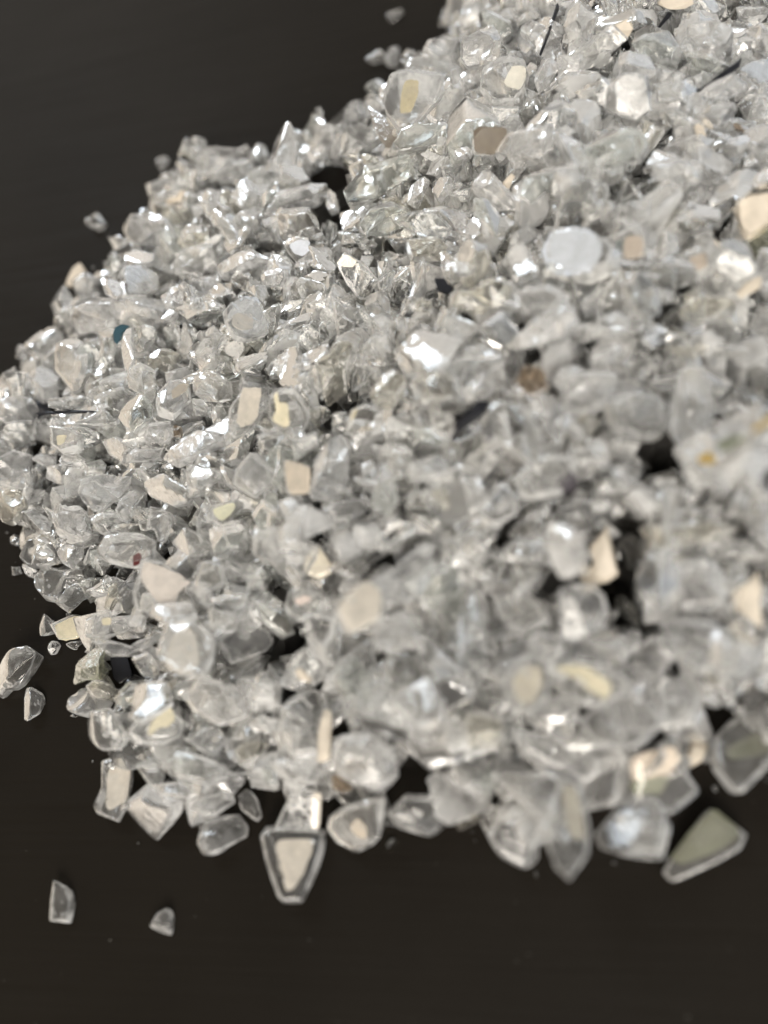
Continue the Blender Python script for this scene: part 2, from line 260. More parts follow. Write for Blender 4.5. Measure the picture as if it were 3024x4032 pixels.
 ('G', '1300,700 1310,560 1420,500 1490,560 1490,640 1430,740 1330,820', 'f', 'glinting rounded chip', '', []),
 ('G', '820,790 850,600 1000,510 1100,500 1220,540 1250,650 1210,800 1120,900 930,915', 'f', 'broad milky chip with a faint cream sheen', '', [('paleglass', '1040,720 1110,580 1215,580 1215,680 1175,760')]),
 ('G', '1490,50 1505,100 1440,270 1380,425 1362,420 1430,230', 'k', 'slim dark blue splinter lying across pale chips', 'dark blue splinter', []),
 ('G', '920,930 1180,930 1170,1020 1060,1090 930,1080', 'm', 'squat grey chip', '', []),
 ('G', '1040,1040 1080,990 1170,1000 1180,1070 1110,1140 1050,1110', 'f', 'small pearly bead', '', []),
 ('G', '560,1180 700,880 830,880 900,1000 760,1120 540,1300', 'g', 'long diagonal grooved bar', '', []),
 ('G', '50,1290 150,1130 330,1060 550,1080 530,1200 380,1340 120,1360', 'g', 'glossy boat-shaped slab with a sparkling lower rim', 'boat-shaped slab', []),
 ('G', '780,1100 1060,1100 1040,1240 950,1330 790,1320', 'n', 'chip with a flat bronze-brown face', 'bronze-brown chip', [('bronze', '792,1112 1048,1112 1030,1230 948,1318 802,1308')]),
 ('W', '796,230 830,250 864,300 835,324 812,290', 'n', 'narrow bronze mirror sliver standing near the heap edge', 'bronze sliver', [('bronze', '799,236 829,255 859,300 835,318 815,288')]),
 ('G', '960,1310 1060,1150 1440,1070 1440,1220 1390,1320 1380,1440 1120,1475 1060,1340', 'f', 'large shell-like chip', '', []),
 ('G', '600,1300 680,1260 760,1300 740,1350 640,1355', 'f', 'small pale crumb', '', []),
 ('H', '0,20 60,80 200,120 230,200 140,330 60,400 0,390 -60,200', 'f', 'tall glossy white chip', '', []),
 ('H', '330,220 440,160 500,250 440,320 380,280', 'w', 'small tan triangle sitting among grey chips', 'small tan triangle', []),
 ('H', '710,30 740,-40 1000,-40 1005,10 930,50 850,75 790,75', 'w', 'pale yellow chip cut by the top photo edge', 'top yellow chip', []),
 ('H', '790,110 830,120 720,240 700,240', 'k', 'short black splinter just below the pale yellow chip at the photo edge', 'short black splinter', []),
 ('H', '160,330 300,200 450,340 330,440 180,440', 'f', 'milky sloping chip', '', []),
 ('H', '460,370 600,290 830,260 930,330 870,560 680,560', 'g', 'blocky striped chip', '', []),
 ('H', '350,560 380,450 500,420 640,520 700,640 560,650 380,640', 'f', 'smooth milky mound', '', []),
 ('H', '260,960 270,750 330,680 450,620 620,660 660,800 640,960 520,1050 400,1010', 'f', 'big milky round chip', '', []),
 ('H', '950,330 960,230 1100,130 1280,100 1350,280 1330,400 1190,470 1030,410', 'f', 'big pearly oval chip', '', []),
 ('H', '930,450 1150,470 1300,560 1180,660 980,600', 'g', 'flat greenish slab over a black crack', '', []),
 ('H', '1100,800 1350,620 1480,720 1420,850 1250,880', 'f', 'hazy violet-grey chip', '', []),
 ('H', '1070,770 1380,540 1430,500 1410,580 1120,800', 'k', 'long dark grey stick lying across hazy chips', 'long dark stick', []),
 ('H', '990,950 1100,860 1380,890 1390,990 1280,1110 1220,1135 1080,1060 1000,1030', 'f', 'broad milky chip', '', []),
 ('H', '680,730 940,720 940,880 720,920', 'm', 'square hazy chip', '', []),
 ('H', '1390,900 1480,820 1659,850 1659,1040 1500,1060', 'm', 'round hazy chip', '', []),
 ('H', '1030,1060 1090,1080 1140,1180 1050,1150', 'w', 'tiny tan wedge peeking from under a broad milky chip', 'tiny tan wedge', []),
 ('H', '1360,1060 1490,1100 1470,1160 1380,1110', 'n', 'small reddish-brown bar among hazy chips', 'reddish-brown bar', []),
 ('H', '1470,1120 1659,1080 1720,1200 1659,1330 1520,1400', 'f', 'hazy slab cut by the photo edge', '', []),
 ('H', '1380,100 1480,30 1600,40 1660,120 1560,200 1420,180', 'f', 'bright blurred lump', '', []),
 ('H', '1460,260 1600,200 1700,300 1659,470 1520,430', 'f', 'pale blurred lump', '', []),
 ('H', '50,1240 210,1130 520,1140 630,1230 520,1380 180,1475 90,1400', 'g', 'large grey-green slab', '', []),
 ('H', '720,1320 930,1140 1200,1190 1100,1330 980,1390', 'f', 'flat bright slab', '', []),
 ('H', '620,1440 850,1340 1000,1420 950,1510 660,1520', 'f', 'creamy blurred chip', '', []),
 ('H', '730,960 850,950 980,980 960,1090 820,1120', 'd', 'dark grey cube-like chip', '', []),
 ('I', '230,240 260,110 340,50 410,100 350,200 330,290 270,270', 'f', 'slim hollow-looking chip', '', []),
 ('I', '410,170 480,60 560,50 550,200 480,275', 'm', 'upright cleft chip', '', []),
 ('I', '280,470 350,320 480,290 770,380 730,560 640,580 480,550 330,520', 'm', 'long flat bar-like chip', '', []),
 ('I', '560,210 700,210 770,330 740,380 600,330', 'm', 'ribbed chip with a peach spot', '', [('tan', '690,305 760,300 765,345 725,375')]),
 ('I', '770,250 960,270 1010,380 970,600 860,440 780,380', 'g', 'flat grey pane', '', []),
 ('I', '840,440 870,430 965,650 970,690 890,690', 'f', 'pale straight rod', '', []),
 ('I', '1150,230 1180,60 1470,20 1430,160 1260,300', 'g', 'dull grey-green flake', '', []),
 ('I', '1015,110 1100,25 1135,45 1085,150', 'w', 'small lemon-yellow wedge behind a white triangular chip', 'lemon wedge', []),
 ('I', '760,80 860,0 930,20 1060,150 1210,310 1180,345 990,345 900,260 780,210', 'f', 'white triangular chip, largest bright one behind the middle', 'white triangular chip', []),
 ('I', '0,260 110,220 250,370 230,490 120,500 40,400', 'y', 'tawny clear chip', '', []),
 ('I', '200,600 460,570 560,650 520,760 250,740', 'y', 'dull olive slab', '', []),
 ('I', '200,1150 260,950 330,740 345,800 360,1020 330,1130 240,1210', 'm', 'upright spike with a needle tip', 'upright spike', []),
 ('I', '70,960 150,830 220,880 240,980 150,1150 90,1130', 'm', 'clear upright blade', '', []),
 ('I', '440,950 520,950 590,1010 570,1070 470,1040', 'k', 'small black six-sided hole filled in as a chip', 'black six-sided chip', []),  # black chip stands in for a dark six-sided hole
 ('I', '690,1050 850,900 1040,910 1110,1020 1050,1160 960,1190 780,1150', 'y', 'brownish rippled chip', '', []),
 ('I', '590,820 680,790 800,860 720,910 620,900', 'f', 'glittering crumbly chip', '', []),
 ('I', '1080,560 1250,470 1330,560 1200,650 1100,650', 'f', 'soft hazy chip', '', []),
 ('I', '600,1250 700,1280 870,1360 820,1390 650,1320', 'f', 'shiny slanting sliver', '', []),
 ('I', '1100,800 1250,760 1390,860 1360,980 1150,960', 'm', 'hazy grey chip', '', []),
 ('I', '1110,1050 1400,1000 1560,1080 1400,1300 1230,1300', 'f', 'large blurred chip', '', []),
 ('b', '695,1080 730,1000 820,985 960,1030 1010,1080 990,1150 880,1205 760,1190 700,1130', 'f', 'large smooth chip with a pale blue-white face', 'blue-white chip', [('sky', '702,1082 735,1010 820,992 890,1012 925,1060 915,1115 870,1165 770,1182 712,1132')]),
 ('J', '190,620 330,560 500,480 590,540 610,720 450,765 330,740', 'f', 'glossy chip with a dark and a tan stripe', 'two-striped chip', [('tanp', '430,580 570,570 570,740 415,752'), ('slate', '345,630 405,600 400,742 352,722')]),
 ('J', '620,560 850,460 910,690 700,790 620,740', 'f', 'creamy square-cornered chip', '', []),
 ('J', '850,300 1000,260 1250,350 1250,480 1000,560 870,480', 'd', 'grey blurred mound', '', []),
 ('J', '350,300 640,240 620,420 500,520 350,470', 'f', 'sloping pale slab', '', []),
 ('J', '40,370 130,240 250,260 240,400 120,450', 'm', 'pinkish hazy chip', '', []),
 ('J', '1370,270 1500,210 1720,180 1720,420 1500,550 1400,490', 'w', 'large plain cream chip cut by the photo edge', 'large cream chip', []),
 ('J', '1460,600 1720,430 1720,650 1550,750', 'o', 'dark green chip under the large cream one', 'dark green chip', []),
 ('J', '950,730 1120,690 1140,830 1050,870 980,800', 'm', 'chip with a small tan square face', 'tan square chip', [('tanp', '985,760 1115,710 1128,820 1050,858 995,800')]),
 ('J', '380,880 550,870 700,1030 720,1200 600,1310 450,1200 400,1040', 'd', 'dark grey glossy hollow', '', []),
 ('J', '660,830 900,700 1050,880 950,1000 760,1080', 'd', 'dark grey saddle-shaped chip', '', []),
 ('J', '1150,760 1300,560 1450,640 1560,860 1400,1020 1250,900', 'm', 'large hazy slanting chip', '', []),
 ('J', '880,1240 1100,1090 1300,1060 1400,1180 1350,1250 1050,1330', 'y', 'creamy bar with two bright glints', '', []),
 ('J', '1390,1060 1550,890 1600,940 1580,1020 1420,1110', 'w', 'tan strip beneath a pale round chip', 'tan strip', []),
 ('J', '1560,800 1600,680 1720,600 1760,900 1720,1180 1600,1080', 'f', 'pale round chip cut by the photo edge', 'pale round edge chip', []),
 ('J', '1490,1330 1540,1220 1659,1190 1760,1320 1720,1480 1530,1450', 'f', 'second pale round chip at the photo edge, below the tan strip', 'lower round edge chip', []),
 ('J', '100,1400 200,1260 380,1210 520,1300 420,1400 200,1475', 'f', 'pale blurred loaf-shaped chip', '', []),
 ('J', '40,1170 120,1070 220,1120 180,1270 80,1280', 'f', 'small blurred pearl', '', []),
 # middle right
 ('K', '250,380 350,280 500,230 650,310 690,400 740,520 650,620 480,650 340,580', 'd', 'grey disc-like chip with blue glints', '', []),
 ('W', '800,845 815,810 845,795 878,820 875,850 850,885 812,872', 'y', 'creamy yellow lump standing above the milky chip with a yellow corner', 'creamy yellow lump', []),
 ('K', '730,330 800,240 930,260 960,420 890,510 800,510 740,440', 'f', 'blunt creamy chip', '', []),
 ('K', '620,150 720,60 900,20 1110,180 940,260 740,230', 'f', 'white arrow-pointed chip', 'white arrow chip', []),
 ('K', '1130,350 1210,200 1380,250 1430,400 1300,480 1180,440', 'n', 'amber-brown tinted chip among grey ones', 'amber-brown chip', []),
 ('K', '600,830 640,680 800,540 890,555 860,620 720,720', 'k', 'curved black splinter in a crevice', 'curved black splinter', []),
 ('K', '580,880 760,800 960,830 1040,990 850,1140 620,1100', 'd', 'dull grey hump', '', []),
 ('K', '890,570 960,510 1260,560 1330,720 1320,1000 1180,1100 1060,1020 980,830', 'm', 'large tapering clear chip', '', []),
 ('K', '20,980 130,880 260,960 300,1100 130,1190 50,1130', 'm', 'smooth drop-like chip', '', []),
 ('K', '250,1080 480,980 560,1080 480,1200 300,1180', 'f', 'chip dotted with blue glints', '', []),
 ('K', '240,760 420,740 560,740 580,870 420,940 300,880', 'g', 'greenish square chip', '', []),
 ('K', '390,1290 520,1260 570,1430 540,1470 440,1400', 'y', 'peach pointed tip', '', []),
 ('M', '210,60 300,20 470,110 480,190 430,200 290,90', 'y', 'amber ribbed curl', 'amber ribbed curl', []),
 ('W', '1198,830 1215,795 1300,800 1325,830 1300,880 1225,890', 'f', 'blue-white bright chip', '', []),
 ('K', '1130,1200 1250,1060 1450,980 1640,1000 1660,1200 1570,1330 1300,1360 1180,1320', 'f', 'large pale chip with a dark purple-grey patch', 'purple-patched chip', [('plum', '1500,1220 1600,1130 1655,1170 1645,1280 1560,1300')]),
 ('W', '1038,1110 1070,1045 1095,1045 1115,1075 1130,1110 1095,1125 1060,1130', 'm', 'smooth bell-shaped chip', '', []),
 ('W', '1200,1080 1290,1078 1300,1098 1280,1120 1210,1115', 'f', 'flat bright bar', '', []),
 ('L', '230,560 290,450 470,430 700,450 775,560 760,700 660,790 400,830 300,730', 'm', 'round hollow-centred chip', '', []),
 ('L', '770,640 780,480 920,400 940,330 1060,320 1210,500 1190,660 1100,830 900,930 790,800', 'f', 'tall boulder-like chip', '', []),
 ('L', '430,190 640,130 680,240 560,400 440,350', 'm', 'pinkish blunt chip', '', []),
 ('L', '110,60 350,0 400,60 260,180 140,190', 'f', 'bright slanting slab', '', []),
 ('L', '620,350 700,250 1000,200 1250,250 1420,420 1430,530 1200,460 900,380', 'd', 'broad dark slab', '', []),
 ('L', '800,60 1150,0 1140,80 1040,130 900,100', 'y', 'chip with a yellowish rim', '', []),
 ('L', '1160,20 1460,0 1500,130 1300,160 1180,140', 'm', 'blurred flat chip', '', []),
 ('L', '1450,480 1500,260 1720,180 1720,520', 'd', 'grey chip at the photo edge', '', []),
 ('L', '0,830 300,860 320,1020 210,1140 60,1090 -60,1000', 'm', 'smooth grey-beige chip', '', []),
 ('L', '300,1060 420,1030 580,1080 580,1190 420,1320 310,1300', 'm', 'cupped clear chip', '', []),
 ('L', '880,1000 920,910 1130,820 1400,680 1720,530 1720,900 1350,1180 1150,1230 1050,1150 980,1230', 'f', 'large shard with yellow and green streaks over a black gap', 'yellow-and-green shard', [('ochre', '1060,1000 1150,960 1200,1010 1170,1050 1080,1050'), ('ochre', '1540,750 1700,620 1700,680 1560,775'), ('moss', '1210,880 1330,825 1480,820 1270,955')]),
 ('L', '430,1350 600,1220 880,1130 1050,1300 1080,1475 400,1475', 'y', 'blurred rounded heap-side chip', '', []),
 ('M', '1030,330 1060,260 1200,240 1380,290 1420,400 1300,450 1080,410', 'f', 'white loaf-shaped chip', '', []),
 ('M', '720,470 850,330 1030,330 1060,440 960,620 800,580', 'm', 'smooth grey chip', '', []),
 ('M', '1010,640 1170,470 1350,460 1330,630 1130,720', 'd', 'bluish grey chip', '', []),
 ('M', '950,740 1180,700 1400,780 1420,950 1200,1060 970,890', 'm', 'broad blurred chip', '', []),
 ('M', '1030,1010 1150,1000 1200,1110 1130,1230 1040,1220', 'f', 'small oval pearl', '', []),
 ('M', '1240,1130 1380,1010 1510,1080 1530,1200 1390,1310 1280,1250', 'f', 'creamy rounded chip', '', []),
 ('M', '420,920 600,700 760,650 690,800 680,1100 620,1190 520,1140', 'd', 'dark flat chip between bright ledges and a pale prism', 'dark flat chip', []),  # smoky tint puts a dark reflection into this chip's colour
 ('W', '1005,1310 1030,1270 1055,1285 1050,1350 1050,1440 1020,1500 990,1470 985,1420', 'm', 'long pale upright prism', '', []),
 ('W', '1190,1310 1210,1270 1260,1255 1305,1290 1315,1330 1290,1360 1240,1385 1195,1370', 'f', 'rounded chip with a grey oval centre', '', []),
 ('W', '1244,1245 1285,1228 1274,1182 1306,1145 1338,1162 1346,1225 1310,1252 1265,1262', 'w', 'thick cream hook-shaped chip beside a black gap', 'cream hook', []),
 ('N', '500,600 560,450 640,350 740,340 900,450 900,620 750,830 630,850 520,740', 'm', 'tall blurred oval chip', '', []),
 ('N', '310,760 390,730 540,830 510,960 400,900', 'y', 'small blurred nub', '', []),
 ('N', '390,270 480,170 600,300 560,480 430,480', 'd', 'dark glassy chip', '', []),
 ('N', '500,100 760,120 850,300 680,330', 'y', 'hazy olive chip', '', []),
 ('N', '860,60 1200,60 1350,150 1100,320 880,280', 'y', 'broad hazy olive slab', '', []),
 ('N', '950,500 1100,400 1250,450 1300,700 1200,860 900,850', 'f', 'big pale blurred chip', '', []),
 ('N', '730,980 880,900 1150,880 1300,1010 1290,1300 1050,1400 880,1200', 'f', 'big blurred grey chip', '', []),
 ('N', '490,1200 600,1060 780,1090 900,1200 760,1400 560,1460 480,1300', 'f', 'blurred beige lump', '', []),
 ('N', '1250,500 1400,430 1520,560 1350,700', 'm', 'blurred chip with a bluish shine', '', []),
 ('N', '1360,700 1480,640 1540,560 1560,500 1625,530 1605,680 1585,760 1605,1010 1540,960 1400,830', 'w', 'bright cream fin-shaped chip near the photo edge', 'cream fin', []),
 ('N', '1580,1250 1640,1100 1760,1080 1760,1500 1620,1500', 'f', 'pale lump at the photo edge', '', []),
 ('N', '1270,1150 1450,1120 1500,1250 1430,1400 1280,1380', 'f', 'pale ribbed blur', '', []),
 # front edge
 ('W', '1085,1480 1095,1435 1135,1415 1180,1420 1190,1460 1180,1510 1140,1545 1100,1530', 'f', 'white-rimmed chip with a beige centre', 'white-rimmed beige chip', [('sand', '1112,1470 1130,1445 1165,1445 1168,1480 1145,1515 1118,1505')]),
 ('W', '1195,1470 1230,1430 1320,1440 1360,1480 1310,1520 1240,1525', 'f', 'blurred chip with a broad yellow smear', 'yellow-smeared chip', [('yellow', '1205,1445 1260,1440 1315,1475 1305,1505 1275,1490 1240,1462')]),
 ('W', '1250,1560 1300,1500 1390,1490 1430,1560 1390,1600 1330,1640 1285,1600', 'f', 'large bright V-shaped chip', '', []),
 ('W', '1430,1480 1490,1450 1520,1500 1490,1560 1440,1560', 'f', 'glinting blurred chip', '', []),
 ('W', '1530,1370 1600,1340 1650,1400 1600,1500 1540,1470', 'm', 'blurred grey slab', '', []),
 ('R', '480,640 560,600 840,560 960,640 930,760 1050,920 950,1000 800,1110 470,980 500,840', 'f', 'front chip with a peach face above an olive band', 'peach-and-olive chip', [('peach', '505,650 830,565 870,660 800,785 505,835'), ('olivep', '480,862 800,795 720,960 520,960')]),
 ('R', '960,640 1000,540 1040,460 1140,540 1080,660 990,710', 'w', 'small blurred yellow nub', 'yellow nub', []),
 ('R', '1170,600 1200,480 1330,340 1480,260 1640,260 1800,400 1800,800 1659,1000 1480,1080 1300,880 1180,740', 'f', 'big thick chip with white rim and olive-grey middle at the photo edge', 'thick white-rimmed chip', [('olivep', '1330,560 1500,470 1700,400 1700,560 1540,620 1350,640')]),
 ('W', '1285,1800 1330,1740 1370,1700 1425,1730 1440,1760 1430,1830 1440,1860 1380,1865 1300,1835', 'f', 'frontmost frosted slab with a blue-white glint', '', []),
 ('W', '1430,1885 1450,1850 1530,1742 1612,1805 1600,1832 1550,1862 1480,1895 1450,1905', 'm', 'blurred chip with a flat olive-green mirror face at the front', 'olive mirror chip', [('olivep', '1452,1852 1535,1752 1592,1803 1560,1830 1482,1862')]),
 ('f', '450,400 520,360 700,330 760,440 740,560 660,600 540,500', 'f', 'blue-cornered frosted chip', '', []),
 ('f', '580,210 720,220 930,330 930,390 860,440 720,400 590,300', 'm', 'large smoky hump', '', []),
 ('f', '680,640 760,430 850,450 890,640 880,750 800,860 740,800', 'f', 'white-edged upright chip with a beige stripe', 'beige-striped chip', [('sand', '770,470 828,455 868,655 802,660')]),
 ('f', '400,600 460,520 560,500 680,650 680,780 580,830 500,760', 'm', 'brown-shadowed rounded chip', '', []),
 ('f', '20,570 100,480 200,470 310,540 210,700 70,640', 'm', 'smoky pentagonal chip', '', []),
 ('f', '300,620 380,560 420,590 340,630', 'y', 'small tan sliver', '', []),
 ('f', '280,300 400,330 520,370 420,460 300,430', 'd', 'smoky blurred chip', '', []),
 ('f', '330,110 450,130 560,160 500,290 370,280', 'y', 'brownish hazy chip', '', []),
 ('S', '70,700 90,500 200,470 400,450 480,560 470,650 320,740 250,820 120,790', 'm', 'clear bowl-like chip with a dark centre', '', []),
 ('S', '400,300 500,210 590,300 600,460 560,510 420,430', 'f', 'blue-white glinting chip', '', []),
 ('S', '720,560 860,250 1050,240 1120,290 1100,570', 'm', 'box-like chip with one cream upright edge', 'cream-edged box chip', [('cream', '1045,285 1118,290 1098,560 1032,545')]),
 ('S', '590,640 640,570 900,550 1150,600 1130,750 1050,1000 960,1230 800,1240 740,1180 630,850', 'f', 'tooth-shaped chip with a cream core pointing out onto the table', 'tooth-shaped chip', [('cream', '740,710 1010,700 1010,790 920,1000 830,1080 790,900')]),
 ('S', '1180,560 1200,460 1290,390 1450,340 1659,300 1700,640 1600,720 1440,780 1280,700', 'f', 'plump glossy chip with a tan glow', '', [('tan', '1340,600 1400,500 1480,580 1470,680')]),
 ('e', '450,340 500,320 580,340 570,440 550,540 520,605 430,570 415,540 450,460', 'y', 'bone-shaped beige chip lying on the table at the heap foot', 'beige bone-shaped chip', [('cream', '470,370 560,360 545,500 462,540')]),
 ('e', '550,520 640,450 700,480 790,510 790,560 730,640 680,695 590,640', 'f', 'sparkling heart-shaped chip', '', []),
 ('e', '660,340 720,280 830,300 980,360 970,410 900,440 750,410', 'f', 'soft oblong chip', '', []),
 ('e', '660,440 750,420 880,450 800,490 700,480', 'm', 'low greyish chip', '', []),
 ('e', '820,540 870,490 980,460 1040,520 940,580 830,590', 'm', 'forked clear chip', '', []),
 ('e', '345,230 400,120 480,110 540,200 500,290 450,300', 'f', 'arrowhead-shaped chip', '', []),
 ('O', '590,410 640,310 690,180 800,70 900,70 960,200 880,340 720,350', 'o', 'dull olive shard tapering to a hook', 'olive hooked shard', []),
 ('O', '740,400 800,350 900,350 1000,420 1100,430 1080,560 900,520 780,500', 'y', 'olive clear chip', '', []),
 ('O', '960,150 1110,150 1150,300 1050,380 990,330', 'k', 'flat blue-black chip', 'blue-black chip', []),
 ('O', '1140,400 1450,380 1500,560 1380,640 1240,720 1140,690', 'm', 'hazy square chip', '', []),
 ('O', '1110,170 1200,100 1320,70 1380,200 1360,330 1180,310', 'f', 'ridged frosted chip', '', []),
 ('O', '1090,800 1150,700 1350,620 1500,560 1610,700 1560,830 1420,910 1180,910', 'f', 'frosted chip with a yellow kidney-shaped spot', 'yellow-spotted chip', [('yellow', '1290,790 1330,700 1400,630 1470,600 1500,690 1440,750 1380,750 1310,810')]),
 ('O', '940,830 1040,720 1110,860 1060,950 960,940', 'm', 'small folded chip', '', []),
 ('W', '395,1500 440,1460 500,1480 545,1550 540,1580 470,1570 410,1530', 'f', 'flat pinkish-white chip', '', []),
 ('P', '0,780 200,760 300,860 220,1000 60,990', 'f', 'glinting beige chip', '', []),
 ('P', '800,200 960,20 1100,190 1050,330 850,300', 'm', 'cone-shaped chip', '', []),
 ('P', '890,280 930,240 1030,310 1020,370 920,340', 'w', 'tiny pale yellow flake below a cone-shaped chip', 'tiny pale yellow flake', []),
 ('P', '740,760 800,500 960,430 1110,500 1100,700 1080,960 900,1000 760,930', 'm', 'tall grey prism', '', []),
 ('P', '1090,800 1130,640 1190,640 1180,1000 1085,1010', 'w', 'narrow cream rod standing beside a tall grey prism', 'cream rod', []),
 ('P', '1210,360 1400,130 1560,300 1600,480 1300,560', 'g', 'greenish hazy chip', '', []),
 ('P', '350,950 480,860 690,880 600,1000 420,1080', 'y', 'tan folded chip', '', []),
 ('P', '700,1080 900,1020 1150,1100 1080,1250 800,1260', 'm', 'smooth hazy slab', '', []),
 ('P', '1200,1180 1240,1140 1440,1260 1310,1335 1220,1290', 'n', 'dark brown chip tucked under a thick white one', 'dark brown chip', []),
 ('W', '700,1640 740,1600 800,1588 850,1630 858,1680 830,1708 770,1695 715,1665', 'f', 'thick white chip with a grey dimple', 'dimpled white chip', []),
]
# dark crevices: W x, y, radius (px)
GAPS = [(712, 400, 34), (700, 445, 36), (725, 380, 26), (735, 450, 26), (733, 895, 22), (1440, 990, 42), (1325, 1265, 46), (1355, 1155, 18), (1560, 880, 26), (258, 1440, 24),
        (610, 1310, 26), (630, 1370, 26), (885, 1690, 38), (1245, 1665, 26), (1295, 1770, 30), (1560, 1640, 40), (1490, 1740, 40), (765, 1760, 20), (580, 1410, 18), (470, 1430, 16), (1000, 900, 20),
        (1090, 1135, 20), (300, 1700, 18), (1400, 1390, 20)]
# where the foot of the heap meets the table
FOOT = '1000,40 925,125 830,205 700,280 580,330 440,330 370,400 290,480 200,600 120,690 30,820 -40,900 -90,1000 -40,1100 40,1200 110,1290 190,1330 175,1450 180,1560 240,1640 300,1770 400,1800 500,1800 570,1760 700,1790 770,1820 930,1800 1050,1800 1120,1850 1280,1870 1420,1850 1480,1720 1570,1620 1700,1720 1850,1600 1950,1300 2000,900 2050,500 2000,100 1900,-150 1600,-260 1250,-200 1050,-60'
# ------------------------------------------------------------------ materials
def mat(name):
    M = bpy.data.materials.new(name); M.use_nodes = True
    t = M.node_tree; t.nodes.clear()
    o = N(t, 'ShaderNodeOutputMaterial')
    return M, t, o
def glass(name, tint, frost, rough=(0.02, 0.22), bump=0.5, spread=0.75, edge=0.3, e0=.515, e1=.585, wall=.16):
    """clear broken glass: smooth and rough fracture patches, fine ribs, and a share of white frosting"""
    M, t, o = mat(name); L = t.links.new
    tc = N(t, 'ShaderNodeTexCoord'); geo = N(t, 'ShaderNodeNewGeometry')
    off = N(t, 'ShaderNodeVectorMath', operation='SCALE'); off.inputs[0].default_value = (0.31, 0.17, 0.23)
    L(geo.outputs['Random Per Island'], off.inputs['Scale'])
    add = N(t, 'ShaderNodeVectorMath', operation='ADD'); L(tc.outputs['Object'], add.inputs[0]); L(off.outputs[0], add.inputs[1])
    n1 = N(t, 'ShaderNodeTexNoise'); n1.inputs['Scale'].default_value = 330; n1.inputs['Detail'].default_value = 3; L(add.outputs[0], n1.inputs['Vector'])
    n2 = N(t, 'ShaderNodeTexNoise'); n2.inputs['Scale'].default_value = 1100; n2.inputs['Detail'].default_value = 4; n2.inputs['Roughness'].default_value = .6; L(add.outputs[0], n2.inputs['Vector'])
    wv = N(t, 'ShaderNodeTexWave', wave_type='RINGS', rings_direction='SPHERICAL'); wv.inputs['Scale'].default_value = 230; wv.inputs['Distortion'].default_value = 5; wv.inputs['Detail'].default_value = 2; wv.inputs['Detail Scale'].default_value = 1.5
    L(add.outputs[0], wv.inputs['Vector'])
    # ribs only in patches
    rp = N(t, 'ShaderNodeMapRange'); rp.inputs[1].default_value = .50; rp.inputs[2].default_value = .62; L(n1.outputs[0], rp.inputs[0])
    rb = N(t, 'ShaderNodeMath', operation='MULTIPLY'); L(rp.outputs[0], rb.inputs[0]); L(wv.outputs['Fac'], rb.inputs[1])
    h = N(t, 'ShaderNodeMath', operation='MULTIPLY_ADD'); L(rb.outputs[0], h.inputs[0]); h.inputs[1].default_value = .5; n2s = N(t, 'ShaderNodeMath', operation='MULTIPLY'); L(n2.outputs[0], n2s.inputs[0]); n2s.inputs[1].default_value = .5; L(n2s.outputs[0], h.inputs[2])
    h2 = N(t, 'ShaderNodeMath', operation='MULTIPLY_ADD'); L(n1.outputs[0], h2.inputs[0]); h2.inputs[1].default_value = 1.1; L(h.outputs[0], h2.inputs[2])
    bp = N(t, 'ShaderNodeBump'); bp.inputs['Strength'].default_value = bump; bp.inputs['Distance'].default_value = 0.0004; L(h2.outputs[0], bp.inputs['Height'])
    ro = N(t, 'ShaderNodeMapRange'); ro.inputs[1].default_value = .38; ro.inputs[2].default_value = .66; ro.inputs[3].default_value = rough[0]; ro.inputs[4].default_value = rough[1]; L(n1.outputs[0], ro.inputs[0])
    p = N(t, 'ShaderNodeBsdfPrincipled'); p.inputs['Base Color'].default_value = (*tint, 1); p.inputs['IOR'].default_value = 1.43; p.inputs['Coat Weight'].default_value = .35; p.inputs['Coat Roughness'].default_value = .04; p.inputs['Coat IOR'].default_value = 1.5
    p.inputs['Transmission Weight'].default_value = 1.0
    L(ro.outputs[0], p.inputs['Roughness']); L(bp.outputs[0], p.inputs['Normal']); L(bp.outputs[0], p.inputs['Coat Normal'])
    # frosting: crushed white fracture skin, more of it on some chips than on others
    d = N(t, 'ShaderNodeBsdfDiffuse'); d.inputs[0].default_value = (0.80 * tint[0], 0.80 * tint[1], 0.80 * tint[2], 1); L(bp.outputs[0], d.inputs['Normal'])
    tr = N(t, 'ShaderNodeBsdfTranslucent'); tr.inputs[0].default_value = (0.86 * tint[0], 0.86 * tint[1], 0.86 * tint[2], 1); L(bp.outputs[0], tr.inputs['Normal'])
    dm = N(t, 'ShaderNodeMixShader'); dm.inputs[0].default_value = .5; L(d.outputs[0], dm.inputs[1]); L(tr.outputs[0], dm.inputs[2])
    n3 = N(t, 'ShaderNodeTexNoise'); n3.inputs['Scale'].default_value = 520; n3.inputs['Detail'].default_value = 5; n3.inputs['Roughness'].default_value = .65; L(add.outputs[0], n3.inputs['Vector'])
    fm = N(t, 'ShaderNodeMapRange'); fm.inputs[1].default_value = .36; fm.inputs[2].default_value = .68; fm.inputs[3].default_value = frost * (1 - spread); fm.inputs[4].default_value = frost * (1 + spread); L(n3.outputs[0], fm.inputs[0])
    isl = N(t, 'ShaderNodeMapRange'); isl.inputs[3].default_value = .55; isl.inputs[4].default_value = 1.45; L(geo.outputs['Random Per Island'], isl.inputs[0])
    f0 = N(t, 'ShaderNodeMath', operation='MULTIPLY'); L(fm.outputs[0], f0.inputs[0]); L(isl.outputs[0], f0.inputs[1])
    # edges chip and go white; refracted rim light is painted in too
    ed = N(t, 'ShaderNodeMapRange'); ed.inputs[1].default_value = e0; ed.inputs[2].default_value = e1; ed.inputs[4].default_value = edge; L(geo.outputs['Pointiness'], ed.inputs[0])
    f1 = N(t, 'ShaderNodeMath', operation='ADD'); L(f0.outputs[0], f1.inputs[0]); L(ed.outputs[0], f1.inputs[1])
